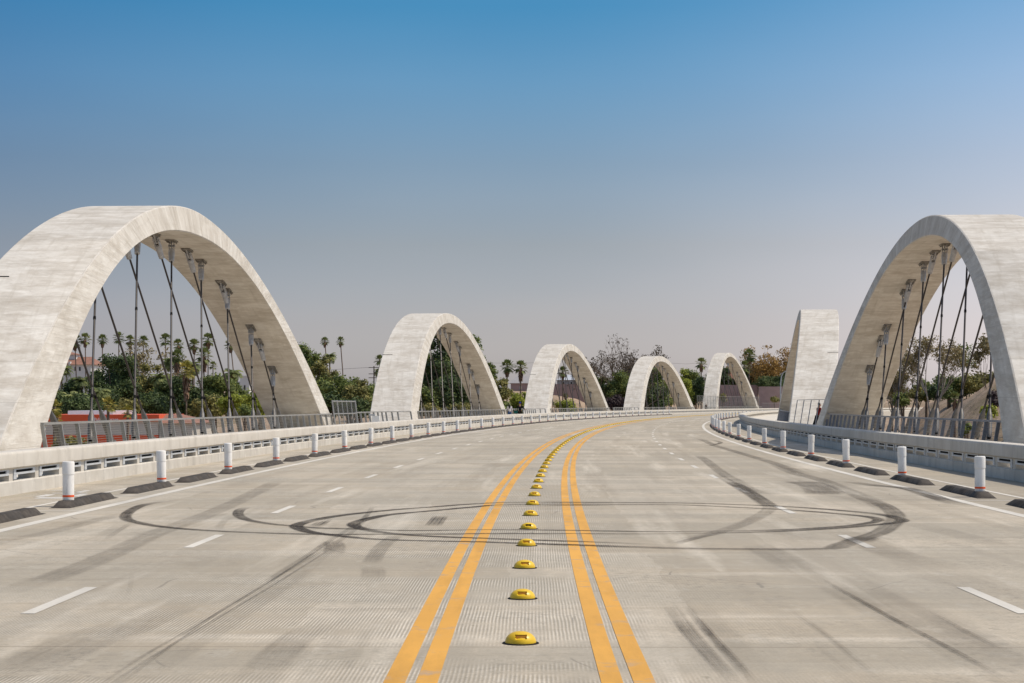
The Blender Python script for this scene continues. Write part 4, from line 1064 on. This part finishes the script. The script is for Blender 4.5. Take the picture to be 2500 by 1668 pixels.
# --- trees seen through and beside the arches
G1 = 'trees on the slope behind the bridge'
tree(276, 852, 1008, 128, 300, 'l_dark', 11, 'tall dark ficus tree behind the red storage fascia', 24, .17, .45, 7, group=G1)
tree(228, 885, 1005, 70, 305, 'l_dark', 12, 'dark leafy tree in front of the big white house', 14, .22, .45, 7, group=G1)
tree(372, 872, 1006, 112, 312, 'l_olive', 13, 'lighter olive green tree between dark trees', 20, .18, .42, 7, group=G1)
tree(445, 900, 1010, 130, 300, 'l_dark', 14, 'dark spreading tree behind the tiled building', 22, .17, .45, 7, group=G1)
tree(372, 945, 1012, 90, 285, 'l_dark', 15, 'low dark tree right behind the storage roof', 14, .2, .42, 7, group=G1)
tree(522, 900, 1008, 112, 295, 'l_mid', 16, 'round mid green tree behind the vertical hangers', 22, .17, .4, 7, group=G1)
tree(505, 960, 1015, 90, 280, 'l_olive', 17, 'olive bushy tree low behind the railing', 14, .2, .4, 7, group=G1)
tree(565, 950, 1015, 72, 275, 'l_bright', 18, 'bright green bush under the white tower house', 14, .2, .4, 7, group=G1)
tree(632, 950, 1018, 84, 270, 'l_bright', 19, 'yellow green bush against the shaded arch leg', 16, .19, .4, 7, group=G1)
tree(600, 978, 1015, 50, 262, 'l_mid', 20, 'small clipped green bush behind the wire railing', 10, .24, .38, 7, group=G1)
tree(308, 960, 1012, 76, 262, 'l_olive', 21, 'olive brown bushy tree above the storage roof', 12, .22, .4, 4, group=G1, core=.4)
tree(205, 960, 1012, 110, 275, 'l_dark', 22, 'dark low tree among feather palms', 14, .2, .42, 7, group=G1)
tree(150, 950, 1015, 60, 280, 'l_dark', 23, 'dark tree beside the nearest arch leg', 10, .24, .42, 7, group=G1)
branch_tree(358, 838, 960, 120, 330, 'l_euc', 31, 'loose eucalyptus rising over the olive tree', 'palebark', .4, 2.2, 4, 1.0, G1)
branch_tree(412, 850, 960, 70, 332, 'l_euc', 32, 'thin eucalyptus with pale limbs beside the tall palms', 'palebark', .4, 1.8, 4, .9, G1)
branch_tree(308, 836, 960, 60, 330, 'l_euc', 33, 'sparse eucalyptus behind the tall dark ficus', 'palebark', .38, 1.6, 4, .8, G1)
# gap between the two nearest arches
for i, (x, yt, yb, w, lab, mt) in enumerate(((752, 830, 925, 95, 'tall dark pine with sloping crown beside the nearest arch', 'l_mid'), (792, 868, 960, 70, 'pine with brown green crown behind the feather palm', 'l_olive'), (768, 920, 1010, 130, 'dense green tree low behind the nearest arch foot', 'l_mid'))):
    tree(x, yt, yb, w, 300 - 6 * i, mt, 41 + i, lab, 20, .17, .4, 7, group=G1)
tree(852, 908, 1010, 140, 262, 'l_mid', 45, 'broad rounded green tree beside the second arch', 26, .15, .38, 8, group=G1)
tree(880, 925, 1010, 90, 256, 'l_olive', 46, 'olive green tree touching the second arch leg', 16, .18, .38, 8, group=G1)
tree(810, 955, 1012, 90, 255, 'l_dark', 47, 'dark tree in shade behind the wire fence cage', 14, .2, .4, 7, group=G1)
tree(1090, 792, 1010, 150, 335, 'l_dark', 51, 'very tall dark tree filling the second arch', 34, .15, .45, 7, group=G1)
tree(1150, 800, 960, 70, 338, 'l_mid', 52, 'tall green tree top showing over the second arch', 18, .2, .42, 7, group=G1)
tree(1110, 905, 1008, 120, 300, 'l_dark', 53, 'dark low tree inside the second arch', 18, .18, .42, 7, group=G1)
tree(1060, 985, 1012, 70, 262, 'l_olive', 54, 'low olive bushes behind the second arch railing', 10, .22, .36, 7, group=G1)
tree(1130, 983, 1012, 80, 262, 'l_olive', 55, 'low brown green bush at the far foot of the second arch', 10, .22, .36, 7, group=G1)
tree(1201, 872, 945, 46, 340, 'l_mid', 56, 'small tall green tree right beside the second arch', 12, .24, .4, 7, group=G1)
tree(1222, 908, 1010, 62, 330, 'l_olive', 57, 'olive tree below the pair of fan palms', 14, .2, .4, 7, group=G1)
tree(1260, 948, 1012, 66, 300, 'l_bright', 58, 'bright lime green bush above the two people', 14, .2, .38, 8, group=G1)
tree(1290, 950, 1012, 50, 306, 'l_bright', 59, 'bright green bush cut by the third arch edge', 12, .22, .38, 8, group=G1)
tree(1225, 975, 1012, 60, 290, 'l_mid', 60, 'dark green bush beside the person with long hair', 10, .24, .38, 8, group=G1)
tree(1385, 968, 1010, 66, 350, 'l_bright', 61, 'yellow green bush inside the third arch', 12, .22, .36, 7, group=G1)
tree(1440, 985, 1010, 40, 360, 'l_olive', 62, 'small olive bush at the far foot of the third arch', 8, .26, .36, 7, group=G1)
tree(1380, 958, 972, 14, 400, 'l_olive', 63, 'little round shrub on the dirt bank before the pinkish wall', 5, .3, .3, 8, group=G1)
branch_tree(1484, 818, 968, 158, 400, 'l_brown', 171, 'bare grey brown tree with forked dark trunk against the sky', 'bark', .24, 1.2, 6, .36, G1, .70, .26, 3, .5)
branch_tree(1440, 868, 968, 50, 405, 'l_brown', 72, 'thin grey brown tree behind the third arch shoulder', 'bark', .4, 1.2, 4, .9, G1)
tree(1520, 893, 975, 84, 392, 'l_mid', 73, 'green bushy tree under the bare twiggy tree', 16, .19, .4, 7, group=G1)
tree(1552, 905, 985, 60, 388, 'l_dark', 74, 'dark green tree beside the fourth arch', 12, .22, .4, 7, group=G1)
tree(1484, 925, 972, 46, 394, 'l_dark', 75, 'dark bush below the forked trunk', 8, .26, .4, 7, group=G1)
tree(1505, 962, 1000, 56, 372, 'l_plum', 76, 'dark plum coloured bush on the dirt bank', 12, .22, .36, 8, group=G1)
branch_tree(1597, 850, 975, 62, 440, 'l_brown', 77, 'grey brown twiggy tree top over the fourth arch', 'bark', .4, 1.8, 4, 1.0, G1)
tree(1592, 890, 990, 96, 425, 'l_mid', 78, 'green tree filling the fourth arch', 18, .19, .42, 7, group=G1)
tree(1600, 940, 996, 80, 415, 'l_dark', 79, 'dark bush low inside the fourth arch', 12, .22, .4, 7, group=G1)
tree(1672, 902, 985, 50, 445, 'l_bright', 80, 'bright olive tree between the fourth and farthest arches', 14, .22, .42, 7, group=G1)
tree(1700, 915, 985, 60, 450, 'l_dark', 81, 'dark green tree before the farthest arch', 14, .22, .42, 7, group=G1)
tree(1640, 895, 950, 30, 455, 'l_mid', 82, 'small green tree behind the fourth arch shoulder', 8, .28, .4, 7, group=G1)
tree(1768, 895, 945, 54, 560, 'l_dark', 83, 'dark tree seen through the farthest arch', 12, .22, .5, 5, group=G1)
tree(1764, 955, 985, 26, 520, 'l_olive', 84, 'small yellow green bush inside the farthest arch', 6, .3, .4, 6, group=G1)
tree(1848, 885, 950, 90, 555, 'l_dark', 85, 'dark green trees massed behind the farthest arch', 20, .17, .5, 5, group=G1)
tree(1880, 912, 955, 80, 530, 'l_dark', 86, 'dark low tree before the golden eucalyptus', 14, .2, .5, 5, group=G1)
branch_tree(1878, 846, 955, 66, 545, 'l_gold', 87, 'golden brown eucalyptus beside the edge-on arch', 'palebark', .5, 2.2, 4, 1.7, G1)
branch_tree(1908, 838, 955, 62, 548, 'l_gold', 88, 'second golden eucalyptus half hidden by the edge-on arch', 'palebark', .5, 2.2, 4, 1.7, G1)
tree(1892, 966, 980, 22, 500, 'l_olive', 89, 'small shrub on the dirt bank under the pink wall', 6, .3, .36, 7, group=G1)
for i, (x, yt, yb, w, Y, mt, lab) in enumerate(((405, 905, 1012, 80, 308, 'l_mid', 'mid green tree between the loose eucalyptus and the power pole'), (480, 925, 1012, 80, 306, 'l_olive', 'olive tree behind the very long brown skirt palm'), (560, 925, 1012, 90, 300, 'l_mid', 'green tree below the feather palm with hanging skirt'),
        (598, 960, 1016, 60, 290, 'l_bright', 'light green bush in front of the white tower house wall'), (330, 905, 1010, 90, 318, 'l_mid', 'mid green tree behind the tall dark ficus'), (255, 940, 1012, 90, 296, 'l_dark', 'very dark low tree under the feather palms'), (175, 925, 1012, 70, 310, 'l_dark', 'dark tree under the fan palms by the white house'),
        (720, 960, 1016, 90, 270, 'l_mid', 'green tree right behind the nearest arch foot'), (870, 965, 1016, 80, 250, 'l_dark', 'dark low tree behind the railing before the second arch'), (905, 950, 1012, 60, 258, 'l_mid', 'green tree cut by the second arch leg'),
        (1040, 940, 1012, 70, 310, 'l_mid', 'green tree at the near foot inside the second arch'), (1165, 915, 1010, 60, 330, 'l_dark', 'dark tree behind the far foot of the second arch'), (1070, 850, 990, 110, 345, 'l_mid', 'taller mid green tree inside the second arch'),
        (1460, 905, 975, 60, 402, 'l_mid', 'green tree left of the forked bare trunk'), (1545, 890, 975, 70, 408, 'l_olive', 'olive tree between the bare twiggy tree and the fourth arch'), (1620, 900, 990, 60, 432, 'l_olive', 'olive tree at the far side inside the fourth arch'),
        (1690, 900, 960, 70, 470, 'l_mid', 'green tree behind the bright olive tree'), (1740, 910, 970, 60, 560, 'l_mid', 'green tree behind the farthest arch hangers'), (1812, 900, 955, 60, 560, 'l_dark', 'dark tree beside the tall fan palm'), (1925, 900, 960, 70, 540, 'l_dark', 'dark tree behind the edge-on arch'),
        (2440, 900, 960, 80, 250, 'l_mid', 'green tree behind the near arch leg on the hillside'), (2262, 915, 972, 70, 258, 'l_mid', 'mid green tree behind the pale forked eucalyptus trunk'), (2345, 920, 968, 70, 256, 'l_dark', 'dark green tree in the middle of the hillside crest'), (2180, 915, 990, 60, 270, 'l_mid', 'hazy green tree beside the shaded arch underside'))):
    tree(x, yt, yb, w, Y, mt, 200 + i, lab, 18, .19, .42 if Y > 280 else .34, 7, group=G1)
# brown hillside side
tree(2318, 905, 968, 110, 250, 'l_mid', 91, 'broad green bushy tree on the brown hillside crest', 20, .17, .34, 9, group=G1)
tree(2392, 898, 955, 96, 246, 'l_olive', 92, 'olive bushy tree beside the near arch leg on the hillside', 18, .18, .34, 9, group=G1)
tree(2290, 930, 972, 70, 244, 'l_dark', 93, 'dark shrub at the hillside crest', 12, .22, .32, 9, group=G1)
tree(2240, 940, 978, 60, 246, 'l_olive', 94, 'yellow olive bush at the foot of the eucalyptus', 12, .22, .32, 9, group=G1)
tree(2205, 955, 990, 50, 250, 'l_mid', 95, 'bluish green bush low on the hillside crest', 10, .24, .32, 9, group=G1)
branch_tree(2276, 812, 972, 120, 240, 'l_euc', 96, 'open eucalyptus with pale forked trunk on the hillside', 'palebark', .26, 3.0, 5, .62, G1, .62, .34, 2)
branch_tree(2205, 850, 985, 70, 262, 'l_euc', 97, 'thin greyish sparse tree beside the shaded arch leg', 'palebark', .26, 1.6, 6, .5, G1, .5, .3, 2, .3)
branch_tree(2360, 842, 960, 50, 255, 'l_mid', 98, 'sparse upright green tree above the bushy crest', 'bark', .3, 2.0, 4, .6, G1)
branch_tree(2412, 818, 1002, 52, 205, 'l_euc', 99, 'tall twiggy grey tree next to the near arch leg', 'bark', .28, .8, 5, .5, G1, .5, .4, 1, .4)
tree(2412, 985, 1020, 44, 150, 'l_bright', 100, 'bright leafy shrub on the slope beside the near arch leg', 10, .24, .22, 14, group=G1)
tree(2425, 945, 1000, 44, 190, 'l_plum', 101, 'dark shrub patch on the hillside by the arch leg', 10, .24, .28, 9, group=G1)
tree(2360, 1030, 1060, 40, 120, 'l_mid', 102, 'small green weed bush below the shaded railing', 8, .26, .18, 14, group=G1)
# near greenery behind the sunlit railing
tree(180, 1050, 1120, 110, 92, 'l_olive', 103, 'yellow olive bushes right behind the wire railing', 16, .18, .16, 22, group=G1)
# palms
GP = 'tall fan palms on the hill skyline'
for i, (x, y, r, Y, sk, ln, lab) in enumerate(((183, 833, 16, 400, 0, .5, 'fan palm touching the arch leg before the white house'), (208, 828, 14, 400, 0, .2, 'slim fan palm on bare trunk over the white house roof'), (250, 830, 13, 400, 0, 0, 'fan palm standing on top of the dark ficus'),
        (290, 825, 14, 405, None, 0, 'fan palm crossed by a slanting cable over the eucalyptus'), (318, 832, 13, 405, 0, 0, 'fan palm crossed by the second vertical cable'), (350, 834, 14, 405, None, 0, 'round fan palm standing among loose eucalyptus'),
        (404, 830, 15, 400, None, 0, 'fan palm behind the third vertical cable'), (435, 842, 14, 400, 0, 0, 'fan palm left of the fourth slanting cable'), (474, 843, 15, 400, 0, 0, 'fan palm at the fourth vertical cable with dark skirt'),
        (508, 830, 16, 400, 0, 0, 'highest fan palm crossed by a cable above the big skirted palm'), (563, 842, 14, 400, 0, 1.3, 'leaning thin fan palm close to the shaded arch underside'), (793, 834, 10.5, 420, 0, .9, 'left one of two thin tall palms beside the nearest arch'), (831, 833, 10.5, 420, 0, .8, 'lone thin tall palm standing clear against the sky between arches'))):
    palm(x, y, r, Y, lab, 'fan', sk, ln, i, .02, None, GP)
palm(498, 868, 19, 330, 'skirted fan palm against the sky with brown hanging fronds', 'fan', 1, 0, 1, .03)
palm(433, 872, 18, 320, 'fan palm with shaggy skirt among the dark trees', 'fan', 1, 0, 2, .03)
palm(455, 905, 22, 285, 'fan palm with very long brown skirt before the dark trees', 'fan', 2, 0, 0, .04, None, None, True)
palm(520, 893, 10, 420, 'small hazy fan palm behind the skirted palm', 'fan', None, 0, 1, .02)
for i, (x, y, r, Y, lab) in enumerate(((150, 905, 26, 330, 'feather palm against the white house edge'), (140, 965, 22, 290, 'feather palm low beside the nearest arch leg'), (196, 935, 27, 310, 'feather palm before the white house wall'), (184, 975, 32, 285, 'wide feather palm above the storage roof'),
        (245, 962, 28, 282, 'feather palm below the dark ficus'), (388, 925, 24, 300, 'pale feather palm in the olive tree'), (418, 885, 22, 330, 'feather palm beside the shaggy fan palm'), (470, 895, 24, 335, 'feather palm behind the fourth slanting cable'), (566, 915, 26, 320, 'feather palm with dark hanging skirt beside the white tower house'), (805, 872, 17, 330, 'small feather palm at the tip of the sloping pine'))):
    palm(x, y, r, Y, lab, 'feather', 1 if i == 8 else None, 0, i, .05)
palm(927, 880, 13, 400, 'palm top peeking out behind the second arch', 'fan', None, 0, 0, .03)
palm(923, 908, 13, 390, 'lower palm peeking out behind the second arch', 'feather', None, 0, 1, .03)
palm(1238, 896, 17, 360, 'paler of the two fan palms beside the third arch', 'fan', 0, 0, 2, .04)
palm(1271, 897, 16, 360, 'fan palm with thick brown skirt touching the third arch', 'fan', 1, 0, 1, .06)
palm(1374, 908, 13, 400, 'fan palm seen through the third arch hangers', 'fan', 0, 0, 0, .05)
palm(1712, 888, 14, 500, 'dark fan palm against the farthest arch edge', 'fan', 0, 0, 1, .05)
palm(1829, 870, 17, 540, 'tall fan palm just right of the farthest arch', 'fan', 0, 0, 2, .05)
palm(1818, 895, 14, 530, 'lower pale fan palm touching the farthest arch', 'fan', None, 0, 0, .04)
palm(2331, 972, 15, 190, 'small fan palm with brown skirt on the bare hillside', 'fan', 1, 0, 1, .05)
for i, (x, y, r, Y, lab) in enumerate(((222, 990, 19, 150, 'yellow green fan palm right in front of the red fascia lettering'), (133, 995, 18, 140, 'yellow green fan palm beside the nearest arch leg'), (140, 1022, 16, 136, 'low yellow fan palm under the taller one by the arch leg'), (312, 1005, 15, 155, 'small fan palm before the red fascia end'))):
    palm(x + (42 if i == 0 else 0), y, r, Y, lab, 'fan', None, 0, i, .1, None, None, True)

# ------------------------------------------------------------------ people
def skin_mesh(name, joints, edges, mat, parent, root=0, lev=1):
    me = bpy.data.meshes.new(name); me.from_pydata([j[:3] for j in joints], edges, [])
    o = link(name, me, parent); md = o.modifiers.new('skin', 'SKIN'); sk = me.skin_vertices[0].data
    for i, j in enumerate(joints): sk[i].radius = (j[3], j[4] if len(j) > 4 else j[3])
    sk[root].use_root = True; md.use_smooth_shade = True
    sb = o.modifiers.new('sub', 'SUBSURF'); sb.levels = lev; sb.render_levels = lev
    me.materials.append(mat); return o
def person(loc, rz, label, skin, top, legs, hair_kind, arms, stride=.0, skirt=False, lean=0.0, cap=False, scale=1.0):
    root = empty('person', loc, rz, label, 'person'); root.scale = (scale,) * 3
    L = lean
    J = [(0, 0, .93, .13, .10), (0, L * .4, 1.15, .115, .085), (0, L * .8, 1.36, .15, .095), (0, L, 1.47, .055, .055), (0, L * 1.1, 1.53, .052, .055), (0, L * 1.15 + .01, 1.60, .088, .105), (0, L * 1.2, 1.70, .072, .088), (0, L * 1.15 + .125, 1.60, .02, .022)]
    E_ = [(0, 1), (1, 2), (2, 3), (3, 4), (4, 5), (5, 6), (5, 7)]
    for sg in (-1, 1):
        n = len(J); st = stride * sg
        J += [(sg * .10, st * .1, .86, .09), (sg * .10, st * .5, .50, .062), (sg * .10, st, .09, .042), (sg * .11, st + .14, .035, .035)]
        E_ += [(0, n), (n, n + 1), (n + 1, n + 2), (n + 2, n + 3)]
        n = len(J); e, w = arms[0 if sg < 0 else 1]
        J += [(sg * .19, L * .85, 1.40, .052), (*e, .042), (*w, .028)]; E_ += [(2, n), (n, n + 1), (n + 1, n + 2)]
        ev, wv = Vector(e), Vector(w); dd = (wv - ev).normalized(); pm = wv + dd * .07; m = len(J)
        J.append((*pm, .03, .018)); E_.append((n + 2, m)); sd = dd.cross(Vector((0, 1, 0)) if abs(dd.y) < .8 else Vector((1, 0, 0))).normalized(); up = sd.cross(dd)
        for f in range(4):
            a = pm + sd * (.027 - .018 * f) + dd * .035; q = a + dd * (.045 - .006 * abs(f - 1)) + up * .012; k = len(J); J += [(*a, .009), (*q, .007)]; E_ += [(m, k), (k, k + 1)]
        k = len(J); a = wv + dd * .035 + sd * .04; q = a + dd * .035 + sd * .015 + up * .01; J += [(*a, .010), (*q, .008)]; E_ += [(n + 2, k), (k, k + 1)]
    skin_mesh('body', J, E_, M[skin], root)
    # clothes follow the body
    T_ = [(0, 0, .84, .165, .135), (0, L * .4, 1.15, .14, .11), (0, L * .8, 1.37, .175, .12), (0, L, 1.45, .075, .07)]; TE = [(0, 1), (1, 2), (2, 3)]
    for sg, (e, w) in zip((-1, 1), arms):
        n = len(T_); mid = Vector(e).lerp(Vector(w), .9); T_ += [(sg * .19, L * .85, 1.40, .07), (*e, .058), (*mid, .045)]; TE += [(2, n), (n, n + 1), (n + 1, n + 2)]
    skin_mesh('top', T_, TE, M[top], root)
    if skirt:
        MB().lathe([(.17, .95), (.18, .85), (.26, .55), (.36, .28), (.35, .275), (.15, .9)], 16).build('skirt', M[legs], root, 60)
    else:
        q = [(0, 0, 1.0, .15, .125)]; qe = []
        for sg in (-1, 1):
            n = len(q); st = stride * sg; q += [(sg * .10, st * .1, .84, .105), (sg * .10, st * .5, .50, .08), (sg * .10, st, .10, .06)]; qe += [(0, n), (n, n + 1), (n + 1, n + 2)]
        skin_mesh('trousers', q, qe, M[legs], root)
    hy = L * 1.15
    if hair_kind == 'long': skin_mesh('hair', [(0, hy - .02, 1.70, .085, .09), (0, hy - .05, 1.58, .10, .06), (0, hy - .10, 1.40, .13, .05), (0, hy - .10, 1.20, .05, .03)], [(0, 1), (1, 2), (2, 3)], M['hair'], root)
    elif hair_kind == 'bun': skin_mesh('hair', [(0, hy - .04, 1.60, .10, .09), (0, hy - .02, 1.70, .10, .11), (0, hy - .05, 1.80, .055, .055)], [(0, 1), (1, 2)], M['hair'], root)
    else: skin_mesh('hair', [(0, hy - .03, 1.60, .10, .10), (0, hy - .015, 1.71, .09, .10)], [(0, 1)], M['hair'], root)
    if cap:
        c = MB().lathe([(.105, 1.655), (.108, 1.69), (.09, 1.76), (.04, 1.79), (.005, 1.795)], 14); c.box(-.07, .07, .08, .2, 1.66, 1.68); c.v = [(x, y + hy, z) for x, y, z in c.v]; c.build('cap', M['cblue'], root, 50)
    for sg in (-1, 1):
        MB().box(sg * .10 - .045, sg * .10 + .045, stride * sg - .08, stride * sg + .18, 0, .09).build('shoe', M['cblack'], root)
    return root
dn = lambda sg, f=0, out=.27: ((sg * out, f * .5, 1.14), (sg * (out + .01), f + .05, .90))
person(at(1244, 1000, 196) * Vector((1, 1, 0)) + Vector((0, 0, .15)), 0, 'person with long black hair in white top and jeans, seen from behind', 'skin', 'cwhite', 'denim', 'long', (dn(-1, .1), dn(1, .1)), .05)
pb2 = person(at(1269.5, 1000, 193) * Vector((1, 1, 0)) + Vector((0, 0, .15)), 0, 'person in black top and blue cap standing with one arm out beside the third arch', 'skin', 'cblack', 'cblack', 'short', (dn(-1, .1), ((.34, .12, 1.18), (.50, .30, 1.06))), .04, cap=True, scale=1.08)
bag = empty('shoulder_bag', pb2.location + Vector((-.42, 0, .72)), label='teal green bag hanging beside the person in the blue cap', cat='bag')
bm_ = MB(); bm_.lathe([(.17, 0), (.19, .05), (.18, .26), (.14, .30)], 12); bm_.v = [(x * 1.1, y * .5, z) for x, y, z in bm_.v]; bm_.build('pouch', M['cgreen'], bag, 40); MB().tube([(-.14, 0, .28), (-.05, 0, .52), (.12, 0, .62), (.16, 0, .28)], .015, 5).build('strap', M['cgreen'], bag)
person(at(1724, 1000, 412) * Vector((1, 1, 0)) + Vector((0, 0, .15)), .5, 'distant person in black standing before the tall dense fence', 'skinb', 'cblack', 'cblack', 'short', (dn(-1, .1), dn(1, .1)), .05, scale=1.05)
person(at(1996, 1000, 119) * Vector((1, 1, 0)) + Vector((0, 0, .15)), -1.2, 'person in maroon top and black skirt leaning against the shaded arch leg', 'skinb', 'cred', 'cblack', 'bun', (((-.22, .16, 1.18), (-.14, .34, 1.12)), ((.22, .14, 1.18), (.16, .34, 1.10))), .12, skirt=True, lean=.12)
